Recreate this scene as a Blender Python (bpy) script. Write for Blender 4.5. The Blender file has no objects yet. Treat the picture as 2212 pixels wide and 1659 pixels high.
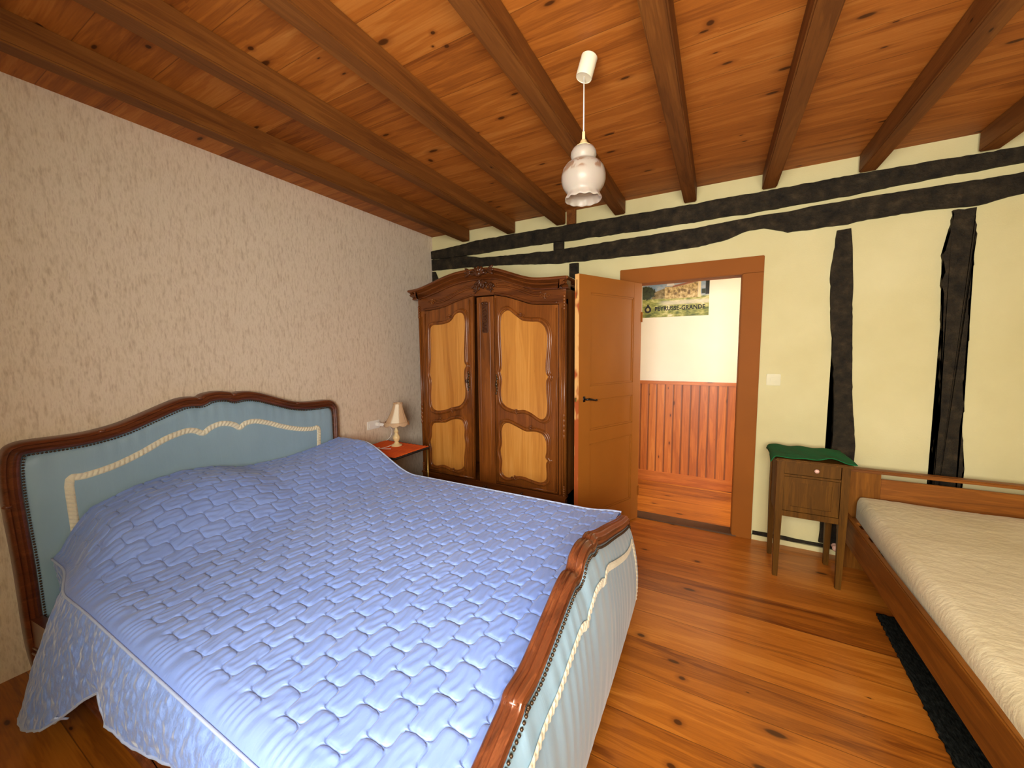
import bpy, bmesh, math, random
import numpy as np
from mathutils import Vector, Matrix, noise as mnoise
random.seed(7)
C = bpy.context.scene.collection
S = bpy.context.scene
PI = math.pi

# ------------------------------------------------------------------ camera
cam_d = bpy.data.cameras.new('camera')
cam_d.sensor_fit = 'HORIZONTAL'; cam_d.sensor_width = 36.0; cam_d.lens = 820.0/2212*36
cam_d.clip_start = 0.02
cam = bpy.data.objects.new('camera', cam_d); C.objects.link(cam)
R = ((0.88023847, -0.03434761, 0.47328689), (0.47442389, 0.08494752, -0.87618827), (-0.01010958, 0.99579323, 0.0910694))
cam.matrix_world = Matrix.Translation((0, 0, 1.45)) @ Matrix([list(r) for r in R]).to_4x4()
S.camera = cam

# ------------------------------------------------------------------ world, light, exposure
S.view_settings.view_transform = 'Standard'
S.view_settings.look = 'None'
S.view_settings.gamma = 1
S.view_settings.use_curve_mapping = False
S.view_settings.exposure = 0.8
w = bpy.data.worlds.new('sky'); S.world = w; w.use_nodes = True
w.node_tree.nodes['Background'].inputs[0].default_value = (0.62, 0.78, 1.0, 1)
w.node_tree.nodes['Background'].inputs[1].default_value = 1.2

def area(name, loc, target, sx, sy, power, col):
    l = bpy.data.lights.new(name, 'AREA'); l.shape = 'RECTANGLE'; l.size = sx; l.size_y = sy
    l.energy = power; l.color = col
    o = bpy.data.objects.new(name, l); C.objects.link(o); o.location = loc
    o.rotation_euler = (Vector(target)-Vector(loc)).to_track_quat('-Z', 'Y').to_euler()
    return o
# daylight entering through the bedroom window (behind the camera) and the hall window (right end of the hall)
area('window_daylight', (0.08, -0.86, 1.50), (0.08, 2.0, 1.35), 1.46, 1.10, 92, (1.0, 0.965, 0.90))
area('hall_daylight', (1.78, 3.86, 1.6), (-0.5, 3.9, 1.1), 0.7, 1.1, 31, (1.0, 0.97, 0.91))

# ------------------------------------------------------------------ helpers
def lin(r, g, b):
    return tuple(((c/255)/12.92 if c/255 <= .04045 else ((c/255+.055)/1.055)**2.4) for c in (r, g, b)) + (1,)

def mesh_obj(name, verts, faces, mat, parent=None, smooth=False, loc=None):
    me = bpy.data.meshes.new(name)
    me.from_pydata([tuple(map(float, v)) for v in verts], [], faces); me.validate(); me.update()
    if mat: me.materials.append(mat)
    if smooth:
        me.polygons.foreach_set('use_smooth', [True]*len(me.polygons))
    o = bpy.data.objects.new(name, me); C.objects.link(o)
    if parent: o.parent = parent
    return o

class MB:
    """collects pieces of ONE part"""
    def __init__(s): s.v = []; s.f = []
    def add(s, v, f):
        n = len(s.v); s.v += [tuple(p) for p in v]; s.f += [tuple(i+n for i in q) for q in f]; return s
    def box(s, x0, x1, y0, y1, z0, z1, b=0.0):
        bm = bmesh.new(); bmesh.ops.create_cube(bm, size=1)
        for v in bm.verts:
            v.co = Vector(((x0+x1)/2+v.co.x*(x1-x0), (y0+y1)/2+v.co.y*(y1-y0), (z0+z1)/2+v.co.z*(z1-z0)))
        if b > 0: bmesh.ops.bevel(bm, geom=list(bm.edges), offset=b, segments=2, affect='EDGES')
        return s.bm(bm)
    def bm(s, bm, mat=None):
        bm.verts.index_update()
        v = [(mat @ q.co if mat else q.co)[:] for q in bm.verts]; f = [[q.index for q in p.verts] for p in bm.faces]
        bm.free(); return s.add(v, f)
    def sphere(s, c, r, seg=12, rings=8, rot=None):
        r = (r, r, r) if not hasattr(r, '__len__') else r
        bm = bmesh.new(); bmesh.ops.create_uvsphere(bm, u_segments=seg, v_segments=rings, radius=1)
        m = Matrix.Translation(c) @ (rot.to_4x4() if rot else Matrix.Identity(4)) @ Matrix.Diagonal((*r, 1))
        return s.bm(bm, m)
    def lathe(s, prof, c=(0, 0, 0), seg=32, wob=None, rot=None):
        v = []; f = []; n = len(prof)
        for i in range(seg):
            a = 2*PI*i/seg
            for k, (r, z) in enumerate(prof):
                rr = r + (wob(a, k, r) if wob else 0)
                p = Vector((rr*math.cos(a), rr*math.sin(a), z))
                if rot: p = rot @ p
                v.append(tuple(p+Vector(c)))
        for i in range(seg):
            j = (i+1) % seg
            for k in range(n-1):
                f.append((i*n+k, j*n+k, j*n+k+1, i*n+k+1))
        return s.add(v, f)
    def tube(s, pts, r, seg=8, closed=False):
        pts = [Vector(p) for p in pts]; n = len(pts); v = []; f = []
        up = None
        for i, p in enumerate(pts):
            a = pts[(i-1) % n] if (closed or i > 0) else p
            b = pts[(i+1) % n] if (closed or i < n-1) else p
            t = (b-a).normalized()
            if up is None: up = t.orthogonal().normalized()
            up = (up - t*up.dot(t)).normalized(); sd = t.cross(up)
            rr = r[i] if hasattr(r, '__len__') else r
            for k in range(seg):
                an = 2*PI*k/seg; v.append(p + up*math.cos(an)*rr + sd*math.sin(an)*rr)
        m = n if closed else n-1
        for i in range(m):
            j = (i+1) % n
            for k in range(seg):
                l = (k+1) % seg; f.append((i*seg+k, i*seg+l, j*seg+l, j*seg+k))
        if not closed:
            f.append(tuple(range(seg-1, -1, -1))); f.append(tuple((n-1)*seg+k for k in range(seg)))
        return s.add(v, f)
    def sweep(s, path, prof, to3, closed=False):
        """path: 2-D points in a plane; prof: closed polygon of (in-plane normal offset, depth); to3(a, b, depth)"""
        n = len(path); m = len(prof); v = []; f = []
        for i, p in enumerate(path):
            a = path[(i-1) % n] if (closed or i > 0) else p
            b = path[(i+1) % n] if (closed or i < n-1) else p
            tx, ty = b[0]-a[0], b[1]-a[1]; L = math.hypot(tx, ty) or 1; nx, ny = -ty/L, tx/L
            for (o, d) in prof: v.append(to3(p[0]+nx*o, p[1]+ny*o, d))
        for i in range(n if closed else n-1):
            j = (i+1) % n
            for k in range(m):
                l = (k+1) % m; f.append((i*m+k, i*m+l, j*m+l, j*m+k))
        if not closed:
            f.append(tuple(range(m-1, -1, -1))); f.append(tuple((n-1)*m+k for k in range(m)))
        return s.add(v, f)
    def prism(s, poly, to3, d0, d1):
        """2-D polygon extruded from depth d0 to d1"""
        bm = bmesh.new()
        a = [bm.verts.new(to3(x, y, d0)) for x, y in poly]; b = [bm.verts.new(to3(x, y, d1)) for x, y in poly]
        n = len(poly)
        bm.faces.new(a); bm.faces.new(b[::-1])
        for i in range(n): bm.faces.new((a[i], b[i], b[(i+1) % n], a[(i+1) % n]))
        bmesh.ops.triangulate(bm, faces=[f for f in bm.faces if len(f.verts) > 4])
        return s.bm(bm)
    def build(s, name, mat, parent=None, smooth=False, sharp=None):
        o = mesh_obj(name, s.v, s.f, mat, parent, False)
        me = o.data; bm = bmesh.new(); bm.from_mesh(me); bmesh.ops.recalc_face_normals(bm, faces=bm.faces)
        bm.to_mesh(me); bm.free()
        if smooth:
            me.polygons.foreach_set('use_smooth', [True]*len(me.polygons))
            if sharp is not None: me.set_sharp_from_angle(angle=math.radians(sharp))
        return o

def spline(pts, n=8, closed=False):
    out = []; m = len(pts)
    for i in range(m if closed else m-1):
        p = [pts[(i+k) % m] if closed else pts[min(max(i+k, 0), m-1)] for k in (-1, 0, 1, 2)]
        for j in range(n):
            t = j/n
            out.append(tuple(.5*(2*p[1][a] + (p[2][a]-p[0][a])*t + (2*p[0][a]-5*p[1][a]+4*p[2][a]-p[3][a])*t*t + (-p[0][a]+3*p[1][a]-3*p[2][a]+p[3][a])*t**3) for a in range(len(p[0]))))
    if not closed: out.append(tuple(pts[-1]))
    return out
XZ = lambda a, b, d: (a, d, b)      # plane facing the camera along y; depth = y
YZ = lambda a, b, d: (d, a, b)      # plane of the headboard; depth = x

def tag(o, label, cat, group=None):
    o['label'] = label; o['category'] = cat
    if group: o['group'] = group
    return o
def thing(name, label, cat, loc=(0, 0, 0), group=None):
    o = bpy.data.objects.new(name, None); C.objects.link(o); o.empty_display_size = .05
    return tag(o, label, cat, group)
def struct(o): o['kind'] = 'structure'; return o
def settle(root, loc):
    """put a thing's origin at its base without moving its parts"""
    loc = Vector(loc); root.location = loc
    for ch in root.children: ch.location = ch.location - loc

# ------------------------------------------------------------------ materials
class NT:
    def __init__(s, name):
        s.m = bpy.data.materials.new(name); s.m.use_nodes = True; s.t = s.m.node_tree; s.n = s.t.nodes
        s.b = s.n['Principled BSDF']; s.tc = s.n.new('ShaderNodeTexCoord')
    def lk(s, a, b): s.t.links.new(a, b)
    def val(s, inp, x):
        if hasattr(x, 'is_linked') or hasattr(x, 'links'): s.lk(x, inp)
        else: inp.default_value = x
    def math(s, op, a, b=None, c=None, clamp=False):
        n = s.n.new('ShaderNodeMath'); n.operation = op; n.use_clamp = clamp
        for i, x in enumerate((a, b, c)):
            if x is not None: s.val(n.inputs[i], x)
        return n.outputs[0]
    def mapping(s, scale=(1, 1, 1), rot=(0, 0, 0), loc=(0, 0, 0), src=None):
        n = s.n.new('ShaderNodeMapping'); s.lk(src or s.tc.outputs['Object'], n.inputs[0])
        n.inputs['Scale'].default_value = scale; n.inputs['Rotation'].default_value = rot; n.inputs['Location'].default_value = loc
        return n.outputs[0]
    def noise(s, vec, scale=5, detail=3, rough=.5, dist=0):
        n = s.n.new('ShaderNodeTexNoise'); s.lk(vec, n.inputs['Vector'])
        n.inputs['Scale'].default_value = scale; n.inputs['Detail'].default_value = detail
        n.inputs['Roughness'].default_value = rough; n.inputs['Distortion'].default_value = dist
        return n.outputs['Fac']
    def ramp(s, f, stops):
        n = s.n.new('ShaderNodeValToRGB'); s.lk(f, n.inputs[0]); e = n.color_ramp.elements
        while len(e) < len(stops): e.new(.5)
        for i, (p, c) in enumerate(stops): e[i].position = p; e[i].color = c if len(c) == 4 else (*c, 1)
        return n.outputs[0]
    def mix(s, f, a, b, mode='MIX'):
        n = s.n.new('ShaderNodeMix'); n.data_type = 'RGBA'; n.blend_type = mode
        s.val(n.inputs[0], f); s.val(n.inputs[6], a); s.val(n.inputs[7], b); return n.outputs[2]
    def smooth(s, x, a, b):
        n = s.n.new('ShaderNodeMapRange'); n.interpolation_type = 'SMOOTHSTEP'
        s.val(n.inputs[0], x); s.val(n.inputs[1], a); s.val(n.inputs[2], b); n.inputs[3].default_value = 0; n.inputs[4].default_value = 1
        return n.outputs[0]
    def bump(s, h, strength=.3, dist=.01, nrm=None):
        n = s.n.new('ShaderNodeBump'); s.lk(h, n.inputs['Height']); n.inputs['Strength'].default_value = strength
        n.inputs['Distance'].default_value = dist
        if nrm: s.lk(nrm, n.inputs['Normal'])
        s.lk(n.outputs[0], s.b.inputs['Normal']); return n.outputs[0]
    def out(s, col, rough=.5, **kw):
        s.val(s.b.inputs['Base Color'], col); s.val(s.b.inputs['Roughness'], rough)
        for k, v in kw.items(): s.val(s.b.inputs[k.replace('_', ' ')], v)
        return s.m

def plain(name, col, rough=.5, var=.08, scale=12, **kw):
    t = NT(name); n = t.noise(t.tc.outputs['Object'], scale, 3)
    d = tuple(c*(1-var) for c in col[:3])+(1,); l = tuple(min(1, c*(1+var)) for c in col[:3])+(1,)
    t.bump(t.noise(t.tc.outputs['Object'], 150, 2), .08, .002)
    return t.out(t.ramp(n, [(.3, d), (.7, l)]), rough, **kw)

def wood(name, light, mid, dark, axis='X', plank=None, knots=(), kn_amt=.55, rough=.35, knot_scale=1.0, tone=.25, coat=0.0, grain=1.0, seam=.0035, seamdark=.35, spec=.5):
    """axis = grain direction; plank=(width, offset, across-axis) draws board seams; knots = ((along, across, a, b), ...)"""
    t = NT(name)
    sep = t.n.new('ShaderNodeSeparateXYZ'); t.lk(t.tc.outputs['Object'], sep.inputs[0])
    ax = {'X': 0, 'Y': 1, 'Z': 2}; u = sep.outputs[ax[axis]]
    others = [k for k in 'XYZ' if k != axis]
    if plank: v = sep.outputs[ax[plank[2]]]; w3 = sep.outputs[ax[[k for k in others if k != plank[2]][0]]]
    else: v = sep.outputs[ax[others[0]]]; w3 = sep.outputs[ax[others[1]]]
    if plank:
        q = t.math('DIVIDE', t.math('SUBTRACT', v, plank[1]), plank[0]); idx = t.math('FLOOR', q); fr = t.math('FRACT', q)
        wn = t.n.new('ShaderNodeTexWhiteNoise'); wn.noise_dimensions = '1D'; t.lk(idx, wn.inputs['W'])
        rnd = wn.outputs['Value']; uo = t.math('ADD', u, t.math('MULTIPLY', rnd, 17.0))
    else: uo = u; rnd = None
    def comb(a, b, c):
        n = t.n.new('ShaderNodeCombineXYZ'); t.val(n.inputs[0], a); t.val(n.inputs[1], b); t.val(n.inputs[2], c); return n.outputs[0]
    mul = lambda a, b: t.math('MULTIPLY', a, b)
    # knots (random ones from a voronoi field)
    kv = comb(mul(uo, 1.9*knot_scale), mul(t.math('ADD', v, w3), 5.2*knot_scale), 0.0)
    vo = t.n.new('ShaderNodeTexVoronoi'); vo.voronoi_dimensions = '2D'; t.lk(kv, vo.inputs['Vector']); vo.inputs['Scale'].default_value = 1; vo.inputs['Randomness'].default_value = .95
    cs = t.n.new('ShaderNodeSeparateColor'); t.lk(vo.outputs['Color'], cs.inputs[0])
    size = mul(t.math('MAXIMUM', t.math('SUBTRACT', cs.outputs[0], 1-kn_amt), 0.0), .22)
    kd = t.math('DIVIDE', vo.outputs['Distance'], t.math('MAXIMUM', size, .001))
    # wavy grain, pushed aside by the knots
    push = mul(t.math('DIVIDE', 1.0, t.math('ADD', kd, 1.0)), .5)
    g1 = t.noise(comb(mul(uo, 1.2*grain), t.math('ADD', mul(v, 16*grain), push), mul(w3, 16*grain)), 1, 4, .6, .6)
    g2 = t.noise(comb(mul(uo, 6*grain), mul(v, 150*grain), mul(w3, 150*grain)), 1, 2)
    rings = t.math('SINE', mul(g1, 46.0))
    f = t.math('ADD', t.math('ADD', mul(g1, .75), mul(rings, .035)), mul(t.math('SUBTRACT', g2, .5), .22))
    if rnd: f = t.math('ADD', f, mul(t.math('SUBTRACT', rnd, .5), tone))
    col = t.ramp(f, [(.14, dark), (.42, mid), (.66, light)])
    kdark = tuple(c*.22 for c in dark[:3])+(1,)
    if kn_amt > 0:
        halo = t.math('SUBTRACT', 1.0, t.smooth(kd, .9, 2.6)); col = t.mix(mul(halo, .45), col, dark)
        core = t.math('SUBTRACT', 1.0, t.smooth(kd, .55, 1.15)); col = t.mix(mul(core, .85), col, kdark)
    for (ka, kb, ra, rb) in knots:
        wob = mul(t.math('SUBTRACT', g1, .5), .6)
        d = t.math('ADD', t.math('SQRT', t.math('ADD', t.math('POWER', t.math('DIVIDE', t.math('SUBTRACT', u, ka), ra), 2.0), t.math('POWER', t.math('DIVIDE', t.math('SUBTRACT', v, kb), rb), 2.0))), wob)
        col = t.mix(mul(t.math('SUBTRACT', 1.0, t.smooth(d, .8, 2.4)), .5), col, dark)
        col = t.mix(mul(t.math('SUBTRACT', 1.0, t.smooth(d, .6, 1.1)), .85), col, kdark)
    hgt = mul(f, .4)
    if plank:
        e = t.math('MINIMUM', fr, t.math('SUBTRACT', 1.0, fr)); sm = t.math('SUBTRACT', 1.0, t.smooth(e, seam/plank[0]*.4, seam/plank[0]))
        col = t.mix(mul(sm, 1-seamdark), col, kdark); hgt = t.math('SUBTRACT', hgt, sm)
    t.bump(hgt, .25, .003)
    return t.out(col, rough, Coat_Weight=coat, Coat_Roughness=.18, Specular_IOR_Level=spec)

M = {}
M['floor'] = wood('pine_floorboards', lin(210, 134, 50), lin(180, 104, 30), lin(116, 58, 14), 'X', (.215, 1.431, 'Y'),
    knots=((-.291, 1.889, .022, .013), (-.088, 1.71, .017, .012), (-.086, 1.487, .017, .013), (.242, 1.609, .04, .014), (-.072, 2.757, .02, .012), (-.092, 1.307, .018, .012), (-.13, 1.79, .03, .01)),
    kn_amt=.42, rough=.3, knot_scale=1.3, coat=.2, spec=.35, seam=.002, seamdark=.4, tone=.22)
M['ceiling'] = wood('pine_ceiling_boards', lin(198, 130, 60), lin(172, 100, 36), lin(120, 62, 20), 'X', (.24, .35, 'Y'),
    knots=((-1.195, 1.179, .03, .016), (-.997, 1.239, .011, .009), (-.991, 1.316, .011, .009), (-1.04, 1.29, .007, .006), (-.065, 1.706, .015, .015), (-1.679, .946, .014, .011), (-2.021, .746, .014, .01), (-1.037, 1.832, .02, .012), (-1.653, 1.998, .015, .02)),
    kn_amt=.42, rough=.55, knot_scale=1.3, seam=.002, seamdark=.5, tone=.14, spec=.2)
M['joist'] = wood('pine_joists', lin(140, 90, 40), lin(118, 70, 28), lin(84, 46, 18), 'Y', kn_amt=.16, rough=.6, tone=0, spec=.15)
M['wainscot'] = wood('pine_wainscot', lin(218, 136, 62), lin(196, 110, 44), lin(156, 78, 28), 'Z', (.082, .02, 'X'), kn_amt=.36, knot_scale=1.7, rough=.4, seam=.011, seamdark=.35, tone=.25)
M['skirt_pine'] = wood('pine_skirting', lin(218, 136, 62), lin(196, 110, 44), lin(156, 78, 28), 'X', kn_amt=.3, rough=.4)
M['oak_dark'] = wood('walnut_frame', lin(160, 96, 38), lin(128, 70, 24), lin(80, 40, 12), 'Z', kn_amt=0, rough=.3, coat=.25, spec=.3, grain=1.0)
M['oak_dark_h'] = wood('walnut_frame_across', lin(140, 80, 34), lin(110, 58, 22), lin(68, 32, 12), 'X', kn_amt=0, rough=.3, coat=.25, spec=.3, grain=1.0)
M['carved'] = wood('dark_carving', lin(104, 58, 26), lin(80, 42, 18), lin(50, 24, 10), 'Z', kn_amt=0, rough=.3, coat=.25, spec=.35, grain=1.2)
M['veneer'] = wood('honey_veneer', lin(222, 162, 86), lin(202, 136, 60), lin(166, 102, 40), 'Z', kn_amt=0, rough=.3, coat=.25, spec=.3, grain=.55)
M['bedwood'] = wood('carved_bed_walnut', lin(140, 80, 44), lin(108, 56, 30), lin(66, 32, 18), 'Y', kn_amt=0, rough=.3, coat=.35, grain=1.8)
M['bedside'] = wood('oak_single_bed', lin(164, 102, 36), lin(138, 80, 24), lin(96, 52, 14), 'X', kn_amt=0, rough=.45, spec=.25, grain=1.4)
M['bedside_y'] = wood('oak_single_bed_rail', lin(150, 94, 30), lin(124, 72, 20), lin(86, 46, 12), 'Y', kn_amt=0, rough=.5, spec=.15, grain=1.4)
M['cabinet'] = wood('brown_cabinet', lin(114, 74, 20), lin(92, 58, 14), lin(62, 38, 8), 'Z', kn_amt=0, rough=.5, spec=.12, grain=1.5)
M['doorpaint'] = plain('ochre_brown_paint', lin(152, 90, 28), .5, .05, 3, Specular_IOR_Level=.22)
M['framepaint'] = plain('brown_frame_paint', lin(142, 80, 20), .6, .07, 3, Specular_IOR_Level=.15)
M['glass_dark'] = plain('smoked_table_top', lin(52, 46, 44), .12)
M['brass'] = plain('brass', lin(190, 160, 90), .3, Metallic=.9)
M['brassdull'] = plain('aged_brass_nails', lin(84, 66, 48), .4, Metallic=.7)
M['iron'] = plain('dark_iron', lin(40, 34, 30), .35, Metallic=.7)
M['white_plastic'] = plain('white_plastic', lin(238, 234, 226), .3, .02)
M['cream_white'] = plain('cream_white_plastic', lin(226, 216, 188), .4, .02)
M['cream_plastic'] = plain('cream_plastic', lin(204, 194, 146), .35, .02)
M['cream_rod'] = plain('cream_lacquer', lin(232, 206, 150), .3, .04)
M['porcelain'] = plain('pink_porcelain', lin(226, 180, 160), .2, .03)

def m_edge():
    t = NT('bare_pine_door_edge'); n = t.noise(t.mapping((4, 4, 2.2)), 1.6, 3, .6)
    return t.out(t.ramp(n, [(.5, lin(232, 176, 104)), (.56, lin(176, 84, 34))]), .6)
M['edge'] = m_edge()
def m_plaster(name, a, b, s=1.2, bs=.25):
    t = NT(name); n = t.noise(t.tc.outputs['Object'], s, 4, .6)
    h = t.noise(t.tc.outputs['Object'], 90, 3, .6)
    t.bump(t.math('ADD', h, t.math('MULTIPLY', t.noise(t.tc.outputs['Object'], 4, 2), 3)), bs, .004)
    return t.out(t.ramp(n, [(.3, a), (.7, b)]), .85, Specular_IOR_Level=.2)
M['plaster'] = m_plaster('cream_plaster', lin(206, 194, 140), lin(220, 210, 160))
M['hallwall'] = m_plaster('white_hall_paint', lin(236, 226, 206), lin(244, 236, 220), 1, .1)
def m_paper():
    t = NT('flecked_wallpaper')
    a = t.noise(t.mapping((110, 110, 26)), 1, 3, .6)      # upright flecks
    b = t.noise(t.mapping((60, 60, 15), loc=(3, 1, 2)), 1, 2, .5)
    big = t.noise(t.tc.outputs['Object'], 1.1, 2)
    f = t.math('ADD', t.math('MULTIPLY', a, .6), t.math('MULTIPLY', b, .45))
    c = t.ramp(f, [(.34, lin(196, 174, 150)), (.46, lin(218, 200, 176)), (.58, lin(232, 216, 194)), (.70, lin(212, 190, 168))])
    c = t.mix(t.math('MULTIPLY', big, .3), c, lin(220, 196, 176))
    t.bump(f, .3, .004)
    return t.out(c, .8, Specular_IOR_Level=.25)
M['paper'] = m_paper()
def m_timber():
    t = NT('blackened_timber'); n = t.noise(t.mapping((1, 1, 1)), 14, 5, .65); h = t.noise(t.tc.outputs['Object'], 45, 5, .7)
    t.bump(t.math('ADD', n, h), .8, .012)
    return t.out(t.ramp(n, [(.3, lin(20, 16, 10)), (.55, lin(46, 38, 24)), (.8, lin(76, 62, 42))]), .75, Specular_IOR_Level=.25)
M['timber'] = m_timber()
def m_fabric(name, a, b, rough=.5, wr=(60, 12, 12), amt=.5, sheen=.3, scale2=500, dist=.006):
    t = NT(name); n = t.noise(t.tc.outputs['Object'], 3, 3)
    h = t.noise(t.mapping(wr), 1, 3, .55, .5); f = t.noise(t.tc.outputs['Object'], scale2, 1)
    t.bump(t.math('ADD', h, t.math('MULTIPLY', f, .05)), amt, dist)
    return t.out(t.ramp(n, [(.3, a), (.7, b)]), rough, Sheen_Weight=sheen, Sheen_Roughness=.4, Specular_IOR_Level=.35)
M['quilt'] = m_fabric('blue_satin_quilt', lin(128, 152, 212), lin(140, 162, 220), .42, (85, 13, 30), .35, .3)
def m_quilt():
    t = NT('blue_satin_quilt'); e1 = (.0745, .0545); e2 = (.0735, -.053); det = e1[0]*e2[1]-e2[0]*e1[1]
    sep = t.n.new('ShaderNodeSeparateXYZ'); t.lk(t.tc.outputs['Object'], sep.inputs[0])
    X = t.math('SUBTRACT', sep.outputs[0], -.644-OFFX); Y = t.math('SUBTRACT', sep.outputs[1], .859-OFFY)
    lc = lambda a, b: t.math('ADD', t.math('MULTIPLY', X, a), t.math('MULTIPLY', Y, b))
    u = lc(e2[1]/det, -e2[0]/det); v = lc(-e1[1]/det, e1[0]/det)
    def dl(p, q):
        f = t.math('SUBTRACT', p, t.math('MULTIPLY', t.math('SINE', t.math('MULTIPLY', q, 2*PI)), .165))
        return t.math('ABSOLUTE', t.math('SUBTRACT', f, t.math('ROUND', f)))
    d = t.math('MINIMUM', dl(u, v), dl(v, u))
    groove = t.smooth(d, .0, .055); stitch_shade = t.math('SUBTRACT', 1.0, t.smooth(d, .012, .030))
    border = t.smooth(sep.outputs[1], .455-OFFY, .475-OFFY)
    wr = t.noise(t.mapping((85, 13, 30)), 1, 3, .55, .5)
    h = t.math('ADD', t.math('MULTIPLY', groove, t.math('MULTIPLY', border, 1.0)), t.math('MULTIPLY', wr, .55))
    t.bump(h, .55, .0042)
    col = t.ramp(t.noise(t.tc.outputs['Object'], 3, 3), [(.3, lin(132, 160, 230)), (.7, lin(144, 171, 238))])
    col = t.mix(t.math('MULTIPLY', t.math('MULTIPLY', stitch_shade, border), .4), col, lin(110, 132, 196))  # stitch lines tinted darker: shade of the grooves painted into the colour
    return t.out(col, .42, Sheen_Weight=.3, Sheen_Roughness=.4, Specular_IOR_Level=.35)
OFFX, OFFY = 0.0, 0.0
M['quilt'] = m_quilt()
M['piping'] = m_fabric('pale_blue_piping', lin(176, 192, 228), lin(190, 204, 234), .5, (40, 40, 40), .2)
M['upholstery'] = m_fabric('duck_egg_satin', lin(138, 166, 184), lin(150, 178, 194), .42, (6, 26, 7), .25, .3)
M['braid'] = m_fabric('cream_braid', lin(216, 206, 178), lin(234, 226, 202), .6, (60, 60, 60), .3)
M['cover'] = m_fabric('cream_mattress_cover', lin(214, 200, 158), lin(228, 216, 178), .8, (30, 60, 40), .4, .1, 300, .006)
M['green'] = m_fabric('green_cloth', lin(4, 84, 40), lin(8, 100, 50), .9, (30, 30, 30), .4, .0)
M['orange'] = m_fabric('orange_cloth', lin(228, 88, 20), lin(240, 104, 30), .85, (70, 14, 20), .7, .0)
M['mat_inner'] = m_fabric('mattress_ticking', lin(205, 205, 205), lin(215, 215, 215), .8)
def m_side():
    t = NT('blue_crinkled_quilt_side')
    vo = t.n.new('ShaderNodeTexVoronoi'); vo.feature = 'SMOOTH_F1'; t.lk(t.mapping((36, 36, 32)), vo.inputs['Vector']); vo.inputs['Scale'].default_value = 1
    h = t.math('SUBTRACT', 1.0, vo.outputs['Distance'])
    t.bump(t.math('ADD', h, t.math('MULTIPLY', t.noise(t.mapping((90, 90, 70)), 1, 2), .3)), .8, .016)
    return t.out(lin(138, 166, 230), .42, Sheen_Weight=.35, Sheen_Roughness=.4, Specular_IOR_Level=.35)
M['quiltside'] = m_side()
def m_rug():
    t = NT('black_green_rug'); n = t.noise(t.mapping((120, 30, 60)), 1, 4, .7)
    t.bump(n, 1, .01)
    return t.out(t.ramp(n, [(.4, lin(12, 16, 14)), (.7, lin(48, 52, 48))]), .95, Specular_IOR_Level=.1)
M['rug'] = m_rug()
def m_frost():
    t = NT('frosted_floral_glass'); n = t.noise(t.tc.outputs['Object'], 16, 3, .5, 1.0)
    sep = t.n.new('ShaderNodeSeparateXYZ'); t.lk(t.tc.outputs['Object'], sep.inputs[0])
    band = t.math('MULTIPLY', t.smooth(sep.outputs[2], 2.165, 2.18), t.math('SUBTRACT', 1.0, t.smooth(sep.outputs[2], 2.205, 2.225)))
    f = t.math('MULTIPLY', t.smooth(n, .43, .52), band)
    col = t.mix(t.math('MULTIPLY', f, .7), lin(218, 200, 184), lin(160, 104, 58))
    return t.out(col, .3, Subsurface_Weight=.2, Transmission_Weight=.5, IOR=1.3, Alpha=.96)
M['frost'] = m_frost()
M['shade_a'] = plain('lampshade_silk', lin(240, 222, 192), .7, .03)
M['shade_b'] = plain('lampshade_tan_silk', lin(206, 170, 132), .7, .05)
M['black'] = plain('wardrobe_inside', lin(10, 8, 6), .9)
M['darkwood'] = plain('threshold_wood', lin(84, 56, 30), .6, .2)  # dark brown wood for the threshold and the door edge slot

# ------------------------------------------------------------------ the room
LX, BY, CZ, SY, RX, HY = -2.74, 3.30, 2.655, -0.45, 2.70, 4.30
OX0, OX1, OZ = -0.60, 0.155, 1.99           # door opening
struct(MB().box(LX-.1, RX+.1, SY-.5, HY+.1, -.08, 0).build('floor', M['floor']))
struct(MB().box(LX-.1, RX+.1, SY-.5, HY+.1, CZ, CZ+.08).build('ceiling', M['ceiling']))
struct(MB().box(LX-.1, LX, SY-.5, BY, 0, CZ).build('wall_left', M['paper']))
struct(MB().box(RX, RX+.1, SY-.5, BY, 0, CZ).build('wall_right', M['plaster']))
struct(MB().box(LX-.1, OX0, BY, BY+.12, 0, CZ).box(OX1, RX+.1, BY, BY+.12, 0, CZ).box(OX0, OX1, BY, BY+.12, OZ, CZ).build('wall_back', M['plaster']))
# front wall (behind the camera) with a deep window embrasure
wx0, wx1, wz0, wz1 = -0.67, 0.83, .95, 2.08
struct(MB().box(LX-.1, wx0, SY-.5, SY, 0, CZ).box(wx1, RX+.1, SY-.5, SY, 0, CZ).box(wx0, wx1, SY-.5, SY, 0, wz0).box(wx0, wx1, SY-.5, SY, wz1, CZ).build('wall_front', M['plaster']))
fr = MB()
for a, b, c, d in ((wx0, wx0+.05, wz0, wz1), (wx1-.05, wx1, wz0, wz1), (wx0+.05, wx1-.05, wz0, wz0+.05), (wx0+.05, wx1-.05, wz1-.05, wz1), ((wx0+wx1)/2-.03, (wx0+wx1)/2+.03, wz0+.05, wz1-.05)):
    fr.box(a, b, SY-.48, SY-.43, c, d)
win = struct(fr.build('window_1', M['framepaint']))
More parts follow.
